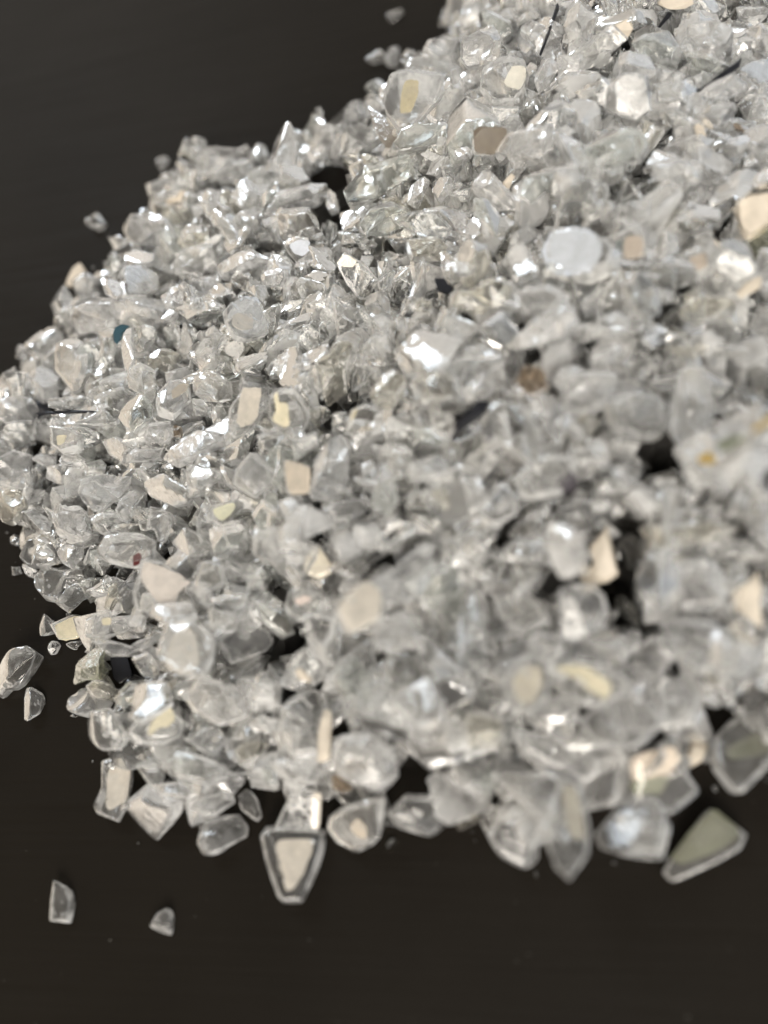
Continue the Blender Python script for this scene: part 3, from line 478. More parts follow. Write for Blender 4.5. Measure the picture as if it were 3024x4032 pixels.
    n4 = N(t, 'ShaderNodeTexNoise'); n4.inputs['Scale'].default_value = 260; n4.inputs['Detail'].default_value = 4; n4.inputs['Roughness'].default_value = .62; L(add.outputs[0], n4.inputs['Vector'])
    at = N(t, 'ShaderNodeAttribute', attribute_name='fracture')
    wn = N(t, 'ShaderNodeMapRange'); wn.inputs[1].default_value = .38; wn.inputs[2].default_value = .62; wn.inputs[3].default_value = wall * .10; wn.inputs[4].default_value = wall * 1.7; L(n4.outputs[0], wn.inputs[0])  # white walls: rough fracture plus refracted rim light put into colour
    ff = N(t, 'ShaderNodeMath', operation='MULTIPLY_ADD', use_clamp=True); L(at.outputs['Fac'], ff.inputs[0]); L(wn.outputs[0], ff.inputs[1]); L(f1.outputs[0], ff.inputs[2])
    mx = N(t, 'ShaderNodeMixShader'); L(ff.outputs[0], mx.inputs[0]); L(p.outputs[0], mx.inputs[1]); L(dm.outputs[0], mx.inputs[2])
    L(mx.outputs[0], o.inputs[0])
    return M
def coat(name, col, rough=0.4, metal=0.0, spots=None, spec=0.2, lo=0.8):
    """paint, silvering, reflections and glints, all as colour on a flat face: faint unevenness, optional pits"""
    M, t, o = mat(name); L = t.links.new
    tc = N(t, 'ShaderNodeTexCoord')
    n1 = N(t, 'ShaderNodeTexNoise'); n1.inputs['Scale'].default_value = 420; n1.inputs['Detail'].default_value = 5; L(tc.outputs['Object'], n1.inputs['Vector'])
    mr = N(t, 'ShaderNodeMapRange'); mr.inputs[1].default_value = .3; mr.inputs[2].default_value = .7; mr.inputs[3].default_value = lo; mr.inputs[4].default_value = 1.04; L(n1.outputs[0], mr.inputs[0])
    mu = N(t, 'ShaderNodeMix', data_type='RGBA', blend_type='MULTIPLY'); mu.inputs[0].default_value = 1; mu.inputs[6].default_value = (*col, 1); L(mr.outputs[0], mu.inputs[7])
    src = mu.outputs[2]
    if spots:
        v = N(t, 'ShaderNodeTexVoronoi'); v.inputs['Scale'].default_value = 900; L(tc.outputs['Object'], v.inputs['Vector'])
        n2 = N(t, 'ShaderNodeTexNoise'); n2.inputs['Scale'].default_value = 260; L(tc.outputs['Object'], n2.inputs['Vector'])
        sm = N(t, 'ShaderNodeMath', operation='MULTIPLY_ADD'); L(n2.outputs[0], sm.inputs[0]); sm.inputs[1].default_value = .55; L(v.outputs['Distance'], sm.inputs[2])
        th = N(t, 'ShaderNodeMapRange'); th.inputs[1].default_value = .32; th.inputs[2].default_value = .40; L(sm.outputs[0], th.inputs[0])
        m2 = N(t, 'ShaderNodeMix', data_type='RGBA'); L(th.outputs[0], m2.inputs[0]); m2.inputs[6].default_value = (*spots, 1); L(src, m2.inputs[7]); src = m2.outputs[2]
    bp = N(t, 'ShaderNodeBump'); bp.inputs['Strength'].default_value = .25; bp.inputs['Distance'].default_value = .0001; L(n1.outputs[0], bp.inputs['Height'])
    p = N(t, 'ShaderNodeBsdfPrincipled'); L(src, p.inputs['Base Color']); p.inputs['Roughness'].default_value = rough; p.inputs['Metallic'].default_value = metal
    p.inputs['Specular IOR Level'].default_value = spec; L(bp.outputs[0], p.inputs['Normal'])
    L(p.outputs[0], o.inputs[0])
    return M
BODY = {
 'p': glass('clear_flat_glass', (0.985, 0.985, 0.975), 0.10, (0.0, 0.08), 0.10, edge=.4, wall=.62),
 'r': glass('white_rimmed_glass', (0.985, 0.985, 0.975), 0.055, (0.0, 0.06), 0.10, edge=.4, wall=.66),
 'q': glass('white_rimmed_frosted_glass', (0.985, 0.985, 0.98), 0.13, (0.02, 0.18), 0.18, edge=.4, wall=.62),
 'c': glass('clear_glass', (0.985, 0.99, 0.98), 0.02, (0.0, 0.06), 0.12, edge=.35, wall=.24),
 'm': glass('hazy_glass', (0.98, 0.985, 0.975), 0.07, (0.0, 0.12), 0.16, edge=.4, wall=.22),
 'f': glass('frosted_glass', (0.985, 0.985, 0.98), 0.15, (0.05, 0.26), 0.25, edge=.4, wall=.28),
 'g': glass('greenish_glass', (0.93, 0.955, 0.93), 0.07, (0.0, 0.12), 0.15, edge=.5),
 'd': glass('smoky_glass', (0.80, 0.80, 0.78), 0.04, (0.0, 0.10), 0.12, edge=.2, wall=.06),
 'y': glass('yellowish_glass', (0.955, 0.935, 0.86), 0.08, (0.0, 0.12), 0.18, edge=.4),
 'n': coat('brown_glass', (0.14, 0.085, 0.05), 0.2),
 'b': coat('blue_glass', (0.04, 0.085, 0.11), 0.2),
 'k': coat('black_glass', (0.018, 0.019, 0.024), 0.22),
 'w': coat('cream_opaque', (0.70, 0.63, 0.53), 0.45),
 'o': glass('olive_glass', (0.70, 0.71, 0.58), 0.16, (0.03, 0.2), 0.4),
}
BODY['n'] = glass('amber_glass', (0.62, 0.50, 0.38), 0.10, (0.02, 0.15), 0.35)
COAT = {
 'cream': coat('cream_ceiling_reflection', (0.68, 0.625, 0.545), 0.45, spots=(0.30, 0.27, 0.23)),  # mirror's reflection of the cream ceiling, painted as flat colour
 'pink': coat('pinkish_ceiling_reflection', (0.67, 0.615, 0.565), 0.4, spots=(0.42, 0.37, 0.33)),  # pinkish ceiling mirrored in the silvering, put into its colour
 'yellow': coat('pale_yellow_coating', (0.64, 0.585, 0.43), 0.5, spots=(0.34, 0.30, 0.20)),
 'yellowdark': coat('tan_yellow_coating', (0.52, 0.45, 0.28), 0.5, spots=(0.28, 0.24, 0.15)),
 'lemon': coat('lemon_glint', (0.86, 0.84, 0.62), 0.4),  # facet catching the light, painted in pale lemon
 'tan': coat('tan_coating', (0.58, 0.51, 0.42), 0.45),
 'sand': coat('sand_coating', (0.50, 0.46, 0.38), 0.45),
 'pale': coat('pale_coating', (0.76, 0.71, 0.62), 0.35),
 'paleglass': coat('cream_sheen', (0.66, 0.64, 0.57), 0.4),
 'peach': coat('peach_coating', (0.60, 0.52, 0.435), 0.4),
 'tanp': coat('tan_silvering', (0.36, 0.31, 0.26), 0.4),
 'slate': coat('slate_silvering', (0.10, 0.12, 0.12), 0.3),
 'olivep': coat('olive_room_reflection', (0.19, 0.195, 0.14), 0.35),  # room reflected olive in mirror faces, painted as their colour
 'moss': coat('moss_tint', (0.24, 0.26, 0.19), 0.4),
 'ochre': coat('ochre_paint', (0.58, 0.41, 0.12), 0.5),
 'brown': coat('brown_speck', (0.10, 0.055, 0.035), 0.4),
 'red': coat('dark_red_speck', (0.11, 0.022, 0.02), 0.4),
 'bronze': coat('bronze_silvering', (0.17, 0.145, 0.115), 0.35, metal=0.0),
 'plum': coat('plum_grey_silvering', (0.085, 0.075, 0.085), 0.3),
 'flash': coat('blue_white_flash', (0.85, 0.90, 1.0), 0.30, metal=0.35),  # bluish specular flash painted as a pale patch
 'flashpink': coat('pink_highlight', (0.88, 0.76, 0.70), 0.3, metal=0.2),  # highlight on a dark bead, painted pink
 'sky': coat('pale_blue_reflection', (0.56, 0.60, 0.66), 0.45),  # bluish-white reflection painted onto the chip's face
}
def table_material():
    M, t, o = mat('dark_brushed_tabletop'); L = t.links.new
    tc = N(t, 'ShaderNodeTexCoord'); mpn = N(t, 'ShaderNodeMapping'); mpn.inputs['Scale'].default_value = (18, 1100, 18); mpn.inputs['Rotation'].default_value = (0, 0, math.radians(TABLE_YAW))
    L(tc.outputs['Object'], mpn.inputs['Vector'])
    n1 = N(t, 'ShaderNodeTexNoise'); n1.inputs['Scale'].default_value = 1.0; n1.inputs['Detail'].default_value = 6; n1.inputs['Roughness'].default_value = .7; L(mpn.outputs[0], n1.inputs['Vector'])
    n2 = N(t, 'ShaderNodeTexNoise'); n2.inputs['Scale'].default_value = 22; n2.inputs['Detail'].default_value = 5; L(tc.outputs['Object'], n2.inputs['Vector'])
    cr = N(t, 'ShaderNodeValToRGB'); L(n2.outputs[0], cr.inputs[0])
    cr.color_ramp.elements[0].position = .3; cr.color_ramp.elements[0].color = (0.0095, 0.0078, 0.0058, 1)
    cr.color_ramp.elements[1].position = .72; cr.color_ramp.elements[1].color = (0.013, 0.0108, 0.0082, 1)
    bp = N(t, 'ShaderNodeBump'); bp.inputs['Strength'].default_value = .55; bp.inputs['Distance'].default_value = .0002; L(n1.outputs[0], bp.inputs['Height'])
    rr = N(t, 'ShaderNodeMapRange'); rr.inputs[1].default_value = .3; rr.inputs[2].default_value = .7; rr.inputs[3].default_value = .34; rr.inputs[4].default_value = .60; L(n1.outputs[0], rr.inputs[0])
    p = N(t, 'ShaderNodeBsdfPrincipled'); L(cr.outputs[0], p.inputs['Base Color']); L(rr.outputs[0], p.inputs['Roughness']); L(bp.outputs[0], p.inputs['Normal'])
    p.inputs['Specular IOR Level'].default_value = .075
    L(p.outputs[0], o.inputs[0])
    return M
TABLE_YAW = 0.0
# ------------------------------------------------------------------ projection helpers
def ray(px):
    px = np.atleast_2d(np.asarray(px, float))
    d = np.stack([(px[:, 0] - CX) / FPX, (px[:, 1] - CY) / FPX, np.ones(len(px))], 1)
    return d @ R_wc.T
def to_table(px, z=0.0):
    d = ray(px); return CAM + d * ((z - CAMH) / d[:, 2])[:, None]
def project(P):
    q = (np.asarray(P) - CAM) @ R_wc
    return np.stack([CX + FPX * q[:, 0] / q[:, 2], CY + FPX * q[:, 1] / q[:, 2]], 1), q[:, 2]
def pts(s, tile='W'):
    ox, oy, s_ = TILES[tile]
    a = np.array([[float(v) for v in p.split(',')] for p in s.split()])
    return (a * s_ + [ox, oy]) / S1
def inside(poly, P):
    x, y = P[:, 0], P[:, 1]; r = np.zeros(len(P), bool); n = len(poly)
    for i in range(n):
        a, b = poly[i], poly[(i + 1) % n]
        if a[1] == b[1]: continue
        c = ((a[1] > y) != (b[1] > y)) & (x < (b[0] - a[0]) * (y - a[1]) / (b[1] - a[1]) + a[0])
        r ^= c
    return r
def edge_dist(poly, P):
    d = np.full(len(P), 1e9); n = len(poly)
    for i in range(n):
        a, b = poly[i], poly[(i + 1) % n]; ab = b - a
        t = np.clip(((P - a) @ ab) / (ab @ ab), 0, 1)
        d = np.minimum(d, np.linalg.norm(P - (a + t[:, None] * ab), axis=1))
    return d

# ------------------------------------------------------------------ the table
tab_c = to_table([[CX, CY]])[0]
bm = bmesh.new(); bmesh.ops.create_grid(bm, x_segments=8, y_segments=8, size=0.6)
me = bpy.data.meshes.new('table_surface'); bm.to_mesh(me); bm.free()
table = bpy.data.objects.new('table_surface', me); sc.collection.objects.link(table)
table.location = (tab_c[0], tab_c[1], 0); table['kind'] = 'structure'; table['label'] = 'dark brown-black brushed table surface under the crushed glass'
lr = to_table([[300, 300], [900, 300]]); TABLE_YAW = -math.degrees(math.atan2(lr[1][1] - lr[0][1], lr[1][0] - lr[0][0]))
me.materials.append(table_material())

# ------------------------------------------------------------------ target shape of the heap
foot = to_table(pts(FOOT))[:, :2]
CELL = 0.0004
lo = np.array([-0.13, -0.15]); NX, NY = 700, 700
lo = foot.min(0) - 0.012; hi = foot.max(0) + 0.012
NX, NY = (np.ceil((hi - lo) / CELL)).astype(int)
gx, gy = np.meshgrid(lo[0] + (np.arange(NX) + .5) * CELL, lo[1] + (np.arange(NY) + .5) * CELL, indexing='ij')
G = np.stack([gx.ravel(), gy.ravel()], 1)
ins = inside(foot, G); dist = np.where(ins, edge_dist(foot, G) - .0012, -1.0); ins &= dist > 0
HMAX, HL = 0.031, 0.050
gq, _ = project(np.column_stack([G, np.full(len(G), .01)]))
side = np.clip(.55 + (gq[:, 0] - 250) / 1000 * .60, .5, 1.12)      # the heap is low on this flank and climbs to the other
target = np.where(ins, 0.0050 + HMAX * side * (1 - np.exp(-np.maximum(dist, 0) / HL)), 0.0)
hq = ((gq - [830, 640]) / [300, 240]) ** 2
target = np.where(ins, np.maximum(target - .0080 * np.exp(-hq.sum(1)), .004), 0)      # the hollow behind the middle
gaps = []
for x, y, r in GAPS:
    # the crevice is an opening in the heap along the line of sight
    tz = 0.012
    for _ in range(4):
        p = to_table([[x, y]], tz)[0]
        i = np.clip(((p[:2] - lo) / CELL).astype(int), 0, [NX - 1, NY - 1]); tz = target.reshape(NX, NY)[i[0], i[1]] * .85
    gaps.append((p[0], p[1], 1.2 * r / FPX * np.linalg.norm(p - CAM) * 1.0))
for x, y, r in gaps:
    d = np.hypot(G[:, 0] - x, G[:, 1] - y)
    target *= np.clip((d - 0.55 * r) / (0.75 * r), 0, 1) ** .7
target = target.reshape(NX, NY)
hm = np.zeros((NX, NY))

# ------------------------------------------------------------------ shapes of broken glass
def ico(n):
    b = bmesh.new(); bmesh.ops.create_icosphere(b, subdivisions=n, radius=1.0)
    v = np.array([x.co[:] for x in b.verts]); f = np.array([[q.index for q in p.verts] for p in b.faces]); b.free()
    return v / np.linalg.norm(v, axis=1)[:, None], f
ICO3, ICO4, ICO5 = ico(4), ico(5), ico(6)      # Blender counts the first icosphere as 1
def softmin(rs, p):
    rs = np.stack(rs); return (np.sum(rs ** -p, 0)) ** (-1.0 / p)
def shard(poly, T, facets, scoops, sharp, rough, g, res=ICO4, flat_top=False, slope=0.18):
    """a broken chip whose outline is poly (metres, centred) and whose half thickness is T: fracture planes and
    conchoidal scoops cut from it. Returns local vertices (z up = outline normal)."""
    c = poly.mean(0); P = poly - c
    cov = np.cov(np.vstack([P, (P + np.roll(P, -1, 0)) / 2]).T); ev, V = np.linalg.eigh(cov); s = np.sqrt(np.maximum(ev, 1e-12)) * 1.45
    Q = P @ V / s
    D, F = res
    phi = np.linspace(-math.pi, math.pi, 721)[:-1]; dx, dy = np.cos(phi), np.sin(phi)
    rho = np.full(720, 0.02); n = len(Q)
    for i in range(n):
        a, b = Q[i], Q[(i + 1) % n]; e = b - a
        den = dx * e[1] - dy * e[0]; den = np.where(abs(den) < 1e-9, 1e-9, den)
        t = (a[0] * e[1] - a[1] * e[0]) / den; u = (a[0] * dy - a[1] * dx) / den
        rho = np.where((t > 0) & (u >= -1e-6) & (u <= 1 + 1e-6), np.maximum(rho, t), rho)
    k = np.exp(-0.5 * (np.arange(-8, 9) / (2.2 if sharp > 16 else 3.5)) ** 2); k /= k.sum()
    rho = np.convolve(np.concatenate([rho[-8:], rho, rho[:8]]), k, 'valid')
    j = sum(g.normal(0, 1) / f * np.sin(f * phi + g.uniform(0, 6.28)) for f in (9, 13, 19, 29)); rho *= 1 + (.010 if sharp > 13 else .004) * j
    st = np.hypot(D[:, 0], D[:, 1]); ph = np.arctan2(D[:, 1], D[:, 0])
    rd = np.interp(ph, np.concatenate([phi, [math.pi]]), np.concatenate([rho, rho[:1]]))
    sl = g.uniform(-slope, slope) + slope * .3
    wall = rd / np.maximum(st + sl * D[:, 2] + 1e-6, 0.02)
    rs = [wall, 1.0 / np.maximum(D[:, 2], 1e-3), 1.0 / np.maximum(-D[:, 2], 1e-3)]
    for _ in range(facets):
        nrm = g.normal(0, 1, 3); nrm[2] = abs(nrm[2]) * 1.0 if g.random() < .65 else -abs(nrm[2])
        nrm /= np.linalg.norm(nrm)
        if flat_top and nrm[2] > -.1: nrm[2] = -abs(nrm[2]) - .3; nrm /= np.linalg.norm(nrm)
        dd = g.uniform(.55, .95) * (0.85 if abs(nrm[2]) > .5 else 1.0)
        rs.append(dd / np.maximum(D @ nrm, 1e-3))
    r = softmin(rs, sharp)
    for _ in range(scoops):
        nrm = g.normal(0, 1, 3); nrm[2] *= .9
        if flat_top: nrm[2] = -abs(nrm[2]) - .2
        nrm /= np.linalg.norm(nrm)
        Rs = g.uniform(.7, 2.0); dc = Rs + g.uniform(.45, .85)
        bq = D @ nrm * dc; disc = bq * bq - (dc * dc - Rs * Rs)
        hit = np.where((disc > 0) & (bq > 0), bq - np.sqrt(np.maximum(disc, 0)), 50.0)
        r = softmin([r, np.maximum(hit, .15)], sharp)
    nz = np.zeros(len(D))
    for f in (4, 7, 12, 21):
        kv = g.normal(0, 1, 3); kv *= f / np.linalg.norm(kv)
        nz += np.abs(np.sin(D @ kv + g.uniform(0, 6.28))) * 3.0 / f - 1.9 / f
    amp = rough * np.where((D[:, 2] > .55) & flat_top, 0, 1.0)
    r = r * (1 + amp * nz)
    v = D * r[:, None]
    xy = (v[:, :2] * s) @ V.T
    return np.column_stack([xy + c, v[:, 2] * T]), F
def fracture(V, F):
    """how far each vertex lies on a broken side wall (1) rather than on an old pane face (0)"""
    n = np.zeros_like(V); fn = np.cross(V[F[:, 1]] - V[F[:, 0]], V[F[:, 2]] - V[F[:, 0]])
    for i in range(3): np.add.at(n, F[:, i], fn)
    nz = np.abs(n[:, 2]) / (np.linalg.norm(n, axis=1) + 1e-20)
    t = np.clip((.80 - nz) / .45, 0, 1); return t * t * (3 - 2 * t)

def cells(P):
    i = ((P[:, :2] - lo) / CELL).astype(int)
    return np.clip(i[:, 0], 0, NX - 1), np.clip(i[:, 1], 0, NY - 1)
def clearance(P, q):
    ix, iy = cells(P); low = P[:, 2] < np.median(P[:, 2])
    return np.percentile(P[low, 2] - hm[ix[low], iy[low]], q)
def settle(P):
    ix, iy = cells(P); np.maximum.at(hm, (ix, iy), P[:, 2])
def rot_random(g, lie=0.5):
    q = g.normal(0, 1, 4); q[1:3] *= lie; q /= np.linalg.norm(q)
    w_, x, y, z = q
    return np.array([[1 - 2 * (y * y + z * z), 2 * (x * y - z * w_), 2 * (x * z + y * w_)], [2 * (x * y + z * w_), 1 - 2 * (x * x + z * z), 2 * (y * z - x * w_)],
                     [2 * (x * z - y * w_), 2 * (y * z + x * w_), 1 - 2 * (x * x + y * y)]])

# a stock of loose shapes (outline radius about 1 mm, scaled when placed)
STOCK = []
for k in range(56):
    n = int(rng.integers(4, 8)); a = np.sort(rng.uniform(0, 2 * math.pi, n) * .35 + np.arange(n) / n * 2 * math.pi)
    rr = rng.uniform(.68, 1.18, n); el = rng.uniform(1.0, 1.8) ** .5
    poly = np.stack([np.cos(a) * rr * el, np.sin(a) * rr / el], 1) * MM
    STOCK.append(shard(poly, rng.uniform(.45, .8) * MM, int(rng.integers(3, 8)), int(rng.integers(1, 4)), float(np.exp(rng.uniform(math.log(20), math.log(90)))), .012, rng, ICO3))
STOCK_FR = [fracture(*q) for q in STOCK]
stock_mesh = {}
def mesh_from(name, V, F, m_, smooth=True, fr=None):
    me = bpy.data.meshes.new(name)
    me.from_pydata([], [], []) if False else None
    me.vertices.add(len(V)); me.vertices.foreach_set('co', np.ascontiguousarray(V, dtype=np.float32).ravel())
    me.loops.add(F.size); me.loops.foreach_set('vertex_index', np.ascontiguousarray(F, dtype=np.int32).ravel())
    me.polygons.add(len(F)); me.polygons.foreach_set('loop_start', np.arange(0, F.size, F.shape[1], dtype=np.int32))
    me.polygons.foreach_set('loop_total', np.full(len(F), F.shape[1], dtype=np.int32))
    me.update(calc_edges=True); me.validate()
    me.polygons.foreach_set('use_smooth', np.full(len(me.polygons), smooth)); 
    if fr is not None: me.attributes.new('fracture', 'FLOAT', 'POINT').data.foreach_set('value', np.ascontiguousarray(fr, dtype=np.float32))
    if smooth: me.set_sharp_from_angle(angle=math.radians(28))
    if m_: me.materials.append(m_)
    return me

# ------------------------------------------------------------------ 1. the body of the heap, dropped chip by chip
loose = []        # dict(stock, R, scale, loc, body, V)
def drop(xy, size, g, body, q=30, lie=.7):
    si = int(g.integers(len(STOCK))); R = rot_random(g, lie); sc_ = size / 2 / MM
    st = STOCK[si][0] @ R.T * sc_
    P = st + [xy[0], xy[1], 0.08]
    dz = clearance(P, q); P[:, 2] -= dz
    mn = P[:, 2].min()
    if mn < 0.0: P[:, 2] -= mn; dz += mn
    return dict(stock=si, R=R, scale=sc_, loc=np.array([xy[0], xy[1], 0.08 - dz]), body=body, V=P)
REG = lambda xy: float(np.clip(1.0 + (project(np.array([[xy[0], xy[1], .012]]))[0][0] - [500, 700]) @ [.00032, .00012], .92, 1.42))
def hollow(xy):
    q = project(np.array([[xy[0], xy[1], .012]]))[0][0]      # the clearer, less frosted stretch of the heap
    return ((q[0] - 800) / 330) ** 2 + ((q[1] - 640) / 300) ** 2 < 1
def body_for(g, xy=None):
    if xy is None: return g.choice(['m', 'c'])
    if REG(xy) > 1.10 and g.random() < .65: return g.choice(['q', 'r', 'c', 'd'], p=[.34, .38, .16, .12])
    return g.choice(['m', 'f', 'c', 'g', 'd', 'y'], p=[.12, .04, .42, .05, .25, .12] if hollow(xy) else [.36, .30, .16, .08, .06, .04])  # in the hollow, extra smoky and yellowish chips paint its shade
gap_px = np.array(GAPS, float)
def in_gap(V, frac=.06, k=1.1):
    q, _ = project(V[::3]); d = np.hypot(q[:, 0][:, None] - gap_px[:, 0], q[:, 1][:, None] - gap_px[:, 1]) < gap_px[:, 2] * k
    return d.any(1).mean() > frac
base_t = np.where((target > .001) & (dist.reshape(NX, NY) > .0036), np.maximum(target - 0.0052, np.minimum(target, .0036)), 0)
SIZE = lambda g: float(np.clip(g.lognormal(math.log(0.0071), .28), .0035, .0105))
core_h = np.maximum(target - 0.0105, 0.0)
hm = np.maximum(hm, core_h)
for it in range(2600):
    deficit = base_t - hm; deficit[deficit < .0030] = 0
    s = deficit.sum()
    if s <= 0: break
    k = int(np.searchsorted(np.cumsum(deficit.ravel()), rng.random() * s)); k = min(k, NX * NY - 1)
    xy = G[k] + rng.normal(0, .0004, 2)
    c = drop(xy, SIZE(rng) * REG(xy), rng, body_for(rng, xy))
    if c['V'][:, 2].max() > target[cells(xy[None])[0][0], cells(xy[None])[1][0]] + .0025: c = drop(xy, .0038, rng, body_for(rng, xy))
    if in_gap(c['V'], .08, 1.0):
        a_, b_ = np.unravel_index(k, (NX, NY)); base_t[max(0, a_ - 3):a_ + 4, max(0, b_ - 3):b_ + 4] = 0; continue
    settle(c['V']); loose.append(c)
n_base = len(loose)

# ------------------------------------------------------------------ 2. the chips one can tell apart, each resting on what is below it
placed = []
order = sorted(range(len(CHIPS)), key=lambda i: pts(CHIPS[i][1], CHIPS[i][0])[:, 1].mean())
for idx in order:
    tile, out_s, body, words, lm, coats = CHIPS[idx]
    g = np.random.default_rng(1000 + idx)
    pp = pts(out_s, tile); c2 = pp.mean(0); d0 = ray([c2])[0]
    on_table = not inside(foot, to_table([c2])[:, :2])[0]
    if body == 'm' and ((c2[0] - 800) / 330) ** 2 + ((c2[1] - 640) / 300) ** 2 < 1: body = 'c' if g.random() < .7 else 'm'
    front = c2[1] > 1480 or (c2[0] > 900 and c2[1] > 900 and g.random() < .5)
    if lm == 'clear striped shard': pass
    elif front and body == 'm' and g.random() < .45: body = 'q'
    elif (front or on_table) and body in 'cm': body = 'r'
    elif front and body == 'f': body = 'q'
    coated = [(cn, pts(cs, tile)) for cn, cs in coats]
    view = -d0 / np.linalg.norm(d0)
    tilt = g.normal(0, .22, 3) * (0.4 if on_table else 1)
    if lm == 'thick white-rimmed chip': tilt = np.array([-.05, .22, 0])
    if lm == 'blue-white chip': tilt = np.array([-.25, .1, 0])
    nrm = (np.array([0, 0, 1.0]) * (.75 if on_table else .45) + view * .5 + tilt); nrm /= np.linalg.norm(nrm)
    ex = right - nrm * (right @ nrm); ex /= np.linalg.norm(ex); ey = np.cross(nrm, ex)
    Rf = np.stack([ex, ey, nrm], 1)
    def on_plane(px, p0, off=0.0):
        d = ray(px); t = ((p0 + nrm * off - CAM) @ nrm) / (d @ nrm); return (CAM + d * t[:, None] - p0) @ Rf
    # a first distance, then the chip is brought down the line of sight until it rests
    tip = target[cells(to_table([c2], .01)[:, :2])][0]
    def make(s, res):
        p0 = CAM + d0 * s
        q = on_plane(pp, p0)[:, :2]
        a = 0.5 * abs(np.dot(q[:, 0], np.roll(q[:, 1], 1)) - np.dot(q[:, 1], np.roll(q[:, 0], 1))); per = np.linalg.norm(q - np.roll(q, 1, 0), axis=1).sum()
        g2 = np.random.default_rng(5000 + idx)
        wid = 2.2 * a / per * 2
        T = wid * (g2.uniform(.30, .45) if (coated or body in 'kw') else g2.uniform(.36, .60)) * .5
        T = float(np.clip(T, .0003, .0032))
        if body == 'k' or 'rod' in words or 'needle' in words: T = min(T, wid * .4)
        flat = bool(coated)
        V, F = shard(q, T, 0 if body in 'k' else (2 if flat else int(g2.integers(3, 7))), 0 if body in 'kw' else (1 if flat else int(g2.integers(1, 4))),
                     (g2.uniform(7, 11) if on_table or c2[1] > 1480 else float(np.exp(g2.uniform(math.log(20), math.log(90))))), .006 if body in 'wk' else .012, g2, res, flat_top=flat, slope=.12 if coated else .22)
        return p0, q, T, V, F
    smax = (CAMH - 0.0002) / -d0[2]
    p0, q, T, V, F = make(smax - (tip + .004) / -d0[2], ICO3)
    Vw = V @ Rf.T
    best = None
    if on_table:
        s = (CAMH + Vw[:, 2].min()) / -d0[2]
    else:
        s = max(.05, smax - (tip + .014) / -d0[2]); step = .0003
        while s < smax:
            P = Vw + CAM + d0 * s
            if clearance(P, 16) <= 0 or P[:, 2].min() <= 0.0: break
            s += step
    p0, q, T, V, F = make(s, ICO4)
    P = V @ Rf.T + p0
    if P[:, 2].min() < 0.00005: P[:, 2] += 0.00005 - P[:, 2].min()
    settle(P)
    placed.append(dict(idx=idx, V=P, F=F, body=body, words=words, lm=lm, coats=coated, Rf=Rf, p0=p0, T=T, nrm=nrm, V0=V, c2=c2, fr=fracture(V, F)))

# ------------------------------------------------------------------ visibility (which chips show, and how large)
BW, BH = 415, 553
def zbuffer(items):
    zb = np.full(BW * BH, 1e9); ib = np.full(BW * BH, -1)
    xs, zs, ids = [], [], []
    for k, V in enumerate(items):
        px, z = project(V); xs.append(px / 4.0); zs.append(z); ids.append(np.full(len(V), k))
    xs = np.concatenate(xs); zs = np.concatenate(zs); ids = np.concatenate(ids)
    for ox, oy in ((0, 0), (.5, 0), (0, .5), (.5, .5), (-.5, 0), (0, -.5)):
        i = np.floor(xs + [ox, oy]).astype(int)
        ok = (i[:, 0] >= 0) & (i[:, 0] < BW) & (i[:, 1] >= 0) & (i[:, 1] < BH)
        key = i[ok, 1] * BW + i[ok, 0]; o = np.argsort(-zs[ok], kind='stable')
        k_, z_, d_ = key[o], zs[ok][o], ids[ok][o]
        tmpz = np.full(BW * BH, 1e9); tmpi = np.full(BW * BH, -1); tmpz[k_] = z_; tmpi[k_] = d_
        m_ = tmpz < zb; zb[m_] = tmpz[m_]; ib[m_] = tmpi[m_]
    return zb, ib
zb0, ib0 = zbuffer([p['V'] for p in placed])
zb0 = zb0.reshape(BH, BW); cover = (ib0 >= 0).reshape(BH, BW)

# ------------------------------------------------------------------ 3. small chips in what is left open between them
for it in range(2600):
    px = np.array([rng.uniform(-60, 1720), rng.uniform(-60, 1950)])
    if (np.hypot(gap_px[:, 0] - px[0], gap_px[:, 1] - px[1]) < gap_px[:, 2] * 1.15).any(): continue
    b = (px / 4).astype(int)
    inb = 0 <= b[0] < BW and 0 <= b[1] < BH
    if inb and cover[b[1], b[0]]: continue
    tz = .012
    for _ in range(5):
        p = to_table([px], tz)[0]; ci = cells(p[None]); tz = .5 * tz + .5 * hm[ci][0]
    if target[ci][0] < .0035: continue
    if hm[ci][0] > target[ci][0] - .0008: continue
    c = drop(p[:2], float(np.clip(rng.lognormal(math.log(.0062), .25), .003, .009)) * REG(p), rng, body_for(rng, p), q=35)
    q, z = project(c['V']); qi = (q / 4).astype(int); ok = (qi[:, 0] >= 0) & (qi[:, 0] < BW) & (qi[:, 1] >= 0) & (qi[:, 1] < BH)
    if ok.any():
        hid = (zb0[qi[ok, 1], qi[ok, 0]] < 1e8) & (zb0[qi[ok, 1], qi[ok, 0]] > z[ok] - .0005)
        if hid.mean() > .10: continue
    if in_gap(c['V']): continue
    settle(c['V']); loose.append(c)
# crumbs shed along the foot of the heap
for it in range(70):
    k = rng.integers(len(foot)); t = rng.random(); p = foot[k] * t + foot[(k + 1) % len(foot)] * (1 - t) + rng.normal(0, .0012, 2)
    q, _ = project(np.array([[p[0], p[1], 0]]))
    if (np.hypot(gap_px[:, 0] - q[0, 0], gap_px[:, 1] - q[0, 1]) < gap_px[:, 2]).any(): continue
    c = drop(p + rng.normal(0, .0012, 2), rng.uniform(.0003, .0009) if it > 6 else .0016, rng, 'm'); loose.append(c)
print('HEAP', n_base, len(loose), len(placed))

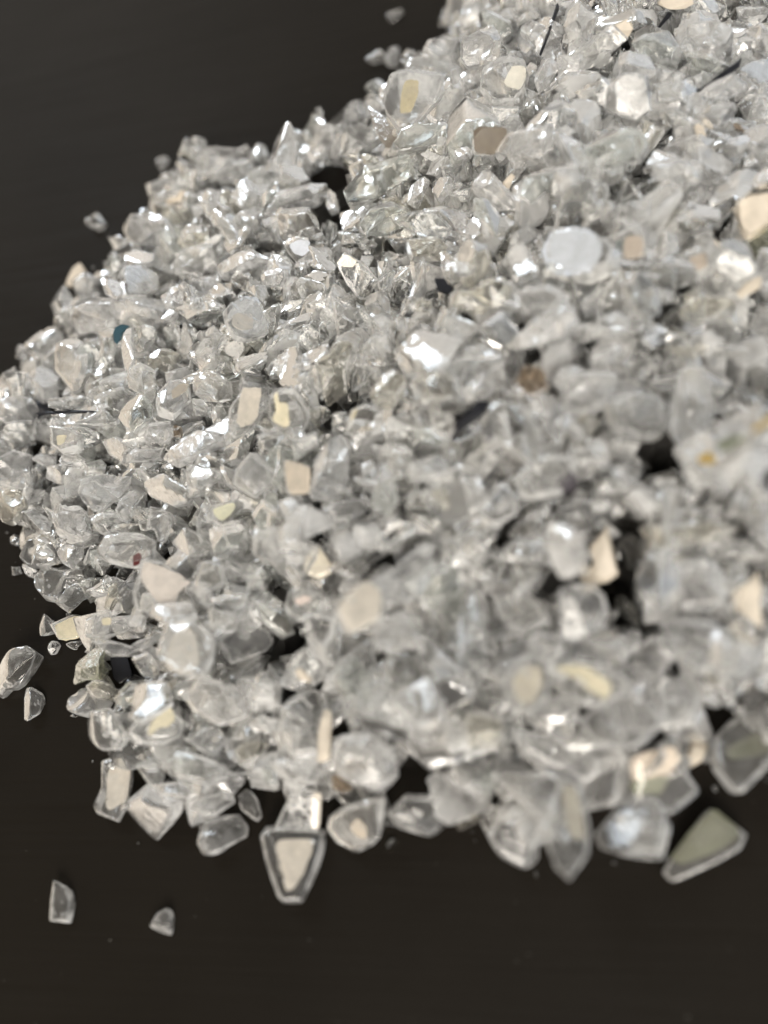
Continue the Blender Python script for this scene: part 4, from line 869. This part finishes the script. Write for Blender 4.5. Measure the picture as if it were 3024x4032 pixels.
# ------------------------------------------------------------------ objects
zb, ib = zbuffer([p['V'] for p in placed] + [c['V'] for c in loose])
areas = np.bincount(ib[ib >= 0], minlength=len(placed) + len(loose))
LIMIT = 318
keep_l = [k for k in range(len(placed)) if placed[k]['lm']]
rest = sorted([k for k in range(len(placed) + len(loose)) if not (k < len(placed) and placed[k]['lm'])], key=lambda k: -areas[k])
single = keep_l + [k for k in rest if areas[k] > 5][:LIMIT - len(keep_l)]
single_set = set(single)
GROUP = 'crushed glass chips heaped on the dark table'

def px_of(k):
    V = placed[k]['V'] if k < len(placed) else loose[k - len(placed)]['V']
    return project(V.mean(0)[None])[0][0]
landmarks = [(placed[k]['lm'], px_of(k), k) for k in range(len(placed)) if placed[k]['lm']]
used_labels = {}
BWORD = {'r': 'clear', 'q': 'frosted', 'c': 'clear', 'm': 'hazy', 'f': 'frosted', 'g': 'greenish', 'd': 'smoky grey', 'y': 'yellowish', 'n': 'amber', 'o': 'olive'}
def auto_label(desc, k):
    me_ = px_of(k)
    near = sorted([l for l in landmarks if l[2] != k], key=lambda l: np.hypot(*(l[1] - me_)))[:7]
    def side(l):
        d = me_ - l[1]
        return ('just above' if d[1] < 0 else 'just below') if abs(d[1]) > abs(d[0]) * .8 else 'beside'
    cands = []
    for i in range(3):
        for j in range(7):
            if i < j: cands.append(f'{desc} between the {near[i][0]} and the {near[j][0]}')
    first = f'{desc} {side(near[0])} the {near[0][0]}, towards the {near[1][0]}'
    for s in [first] + cands:
        if len(s.split()) <= 16 and s not in used_labels: used_labels[s] = k; return s
    return first
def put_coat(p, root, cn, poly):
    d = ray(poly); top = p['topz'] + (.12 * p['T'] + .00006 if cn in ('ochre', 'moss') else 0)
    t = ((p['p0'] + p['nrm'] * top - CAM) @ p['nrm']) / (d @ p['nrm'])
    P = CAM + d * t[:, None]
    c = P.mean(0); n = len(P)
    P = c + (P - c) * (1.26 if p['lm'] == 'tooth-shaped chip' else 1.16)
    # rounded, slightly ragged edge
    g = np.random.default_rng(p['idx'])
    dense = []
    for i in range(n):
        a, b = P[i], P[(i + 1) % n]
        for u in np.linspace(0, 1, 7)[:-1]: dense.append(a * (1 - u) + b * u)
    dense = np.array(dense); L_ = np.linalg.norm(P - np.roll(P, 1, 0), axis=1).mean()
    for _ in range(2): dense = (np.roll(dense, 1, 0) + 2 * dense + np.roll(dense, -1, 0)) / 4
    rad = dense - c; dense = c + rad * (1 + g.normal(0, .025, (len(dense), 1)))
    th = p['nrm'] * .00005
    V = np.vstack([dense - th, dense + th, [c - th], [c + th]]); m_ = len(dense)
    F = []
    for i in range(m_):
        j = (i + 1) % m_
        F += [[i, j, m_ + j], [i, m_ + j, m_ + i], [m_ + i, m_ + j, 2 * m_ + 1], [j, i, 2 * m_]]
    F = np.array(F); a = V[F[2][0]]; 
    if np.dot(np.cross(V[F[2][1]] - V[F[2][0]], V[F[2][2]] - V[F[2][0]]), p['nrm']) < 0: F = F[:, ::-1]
    pn = 'speck' if cn in ('red', 'brown') else 'paint_streak' if cn in ('ochre', 'moss') else 'stain' if cn in ('tan', 'yellow') else 'mirror_coat_or_glint'  # mirror parts carry reflections and glints as plain colour
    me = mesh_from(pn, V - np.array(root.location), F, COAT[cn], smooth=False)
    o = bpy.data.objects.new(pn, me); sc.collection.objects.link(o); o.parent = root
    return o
KIND = {'k': ('glass_splinter', 'splinter'), 'w': ('opaque_chip', 'chip'), 'b': ('glass_splinter', 'splinter')}
stuffV, stuffF, stuffM, stuffA, off = [], [], [], [], 0
MATS = list(BODY.values()); MI = {k: i for i, k in enumerate(BODY)}
def to_stuff(V, F, body, fr):
    global off
    stuffV.append(V); stuffF.append(F + off); stuffM.append(np.full(len(F), MI[body])); off += len(V); stuffA.append(fr)
for k, p in enumerate(placed):
    if k not in single_set: to_stuff(p['V'], p['F'], p['body'], p['fr']); continue
    base = np.array([p['V'][:, 0].mean(), p['V'][:, 1].mean(), p['V'][:, 2].min()])
    nm_, cat = KIND.get(p['body'], ('glass_chip', 'glass chip'))
    if p['coats']: nm_, cat = 'mirror_chip', 'mirror chip'
    if p['words'].startswith(('opaque', 'tiny', 'small')) and 'crumb' in p['words']: nm_, cat = 'glass_crumb', 'glass crumb'
    me = mesh_from(nm_, p['V'] - base, p['F'], BODY['p' if p['coats'] else p['body']], fr=p['fr'])
    o = bpy.data.objects.new(nm_, me); sc.collection.objects.link(o); o.location = base
    o['category'] = cat; o['group'] = GROUP
    if (p['lm'] and len(p['words'].split()) > 4) or len(p['words'].split()) > 7: o['label'] = p['words']
    else: o['label'] = auto_label(p['words'], k)
    loc_top = p['V0'][:, 2]
    p['topz'] = np.percentile(loc_top, 99.5) - .12 * p['T']
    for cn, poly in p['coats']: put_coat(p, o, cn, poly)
for i, c in enumerate(loose):
    k = len(placed) + i
    if k not in single_set: to_stuff(c['V'], STOCK[c['stock']][1], c['body'], STOCK_FR[c['stock']]); continue
    key = (c['stock'], c['body'])
    if key not in stock_mesh: stock_mesh[key] = mesh_from('glass_chip', STOCK[c['stock']][0], STOCK[c['stock']][1], BODY[c['body']], fr=STOCK_FR[c['stock']])
    o = bpy.data.objects.new('glass_chip', stock_mesh[key]); sc.collection.objects.link(o)
    Mx = Matrix(np.vstack([np.column_stack([c['R'] * c['scale'], c['loc']]), [0, 0, 0, 1]]).tolist()); o.matrix_world = Mx
    o['category'] = 'glass chip'; o['group'] = GROUP
    o['label'] = auto_label(('small ' if c['scale'] < 2.4 else '') + BWORD[c['body']] + ' chip', k)

# the smaller and deeper chips, more than anyone would count, with an added core, coloured dark for the shade in the gaps
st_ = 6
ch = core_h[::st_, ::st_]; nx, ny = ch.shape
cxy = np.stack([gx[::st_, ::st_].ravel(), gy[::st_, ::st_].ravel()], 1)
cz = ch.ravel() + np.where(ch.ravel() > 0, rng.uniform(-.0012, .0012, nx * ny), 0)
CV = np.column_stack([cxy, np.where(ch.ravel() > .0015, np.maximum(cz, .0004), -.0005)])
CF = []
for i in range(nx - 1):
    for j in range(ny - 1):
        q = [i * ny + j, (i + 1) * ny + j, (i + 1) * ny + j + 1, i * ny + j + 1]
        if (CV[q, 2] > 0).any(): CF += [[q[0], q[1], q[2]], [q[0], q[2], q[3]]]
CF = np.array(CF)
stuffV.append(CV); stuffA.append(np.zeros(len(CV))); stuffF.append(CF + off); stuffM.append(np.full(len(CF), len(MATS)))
SV = np.concatenate(stuffV); SF = np.concatenate(stuffF); SM = np.concatenate(stuffM)
me = mesh_from('crushed_glass', SV, SF, None, fr=np.concatenate(stuffA))
for m_ in MATS: me.materials.append(m_)
me.materials.append(coat('dark_gap_core', (0.045, 0.043, 0.04), 0.6, lo=.45))  # filler core, darkened to paint the shade deep in the crevices
me.polygons.foreach_set('material_index', SM.astype(np.int32)); me.update()
o = bpy.data.objects.new('crushed_glass', me); sc.collection.objects.link(o); o['kind'] = 'stuff'
o['label'] = 'mass of smaller and half buried clear glass chips between the larger ones'; 

# dust on the table
dv, df, do = [], [], 0
D2, F2 = ico(2)
for it in range(150):
    px = (rng.uniform(-50, 1710), rng.uniform(-50, 2260)); p = to_table([px])[0]
    if inside(foot, p[None, :2])[0]: continue
    r = float(np.clip(rng.lognormal(math.log(.00008), .5), .00004, .0003))
    V = D2 * [r * rng.uniform(.7, 1.8), r * rng.uniform(.6, 1.2), r * .6] * (1 + rng.normal(0, .15, (len(D2), 1))) + [p[0], p[1], r * .5]
    dv.append(V); df.append(F2 + do); do += len(V)
me = mesh_from('dust', np.concatenate(dv), np.concatenate(df), coat('pale_dust', (0.09, 0.085, 0.075), .7), smooth=False)
o = bpy.data.objects.new('dust', me); sc.collection.objects.link(o); o['kind'] = 'stuff'; o['label'] = 'fine pale dust specks on the dark table'
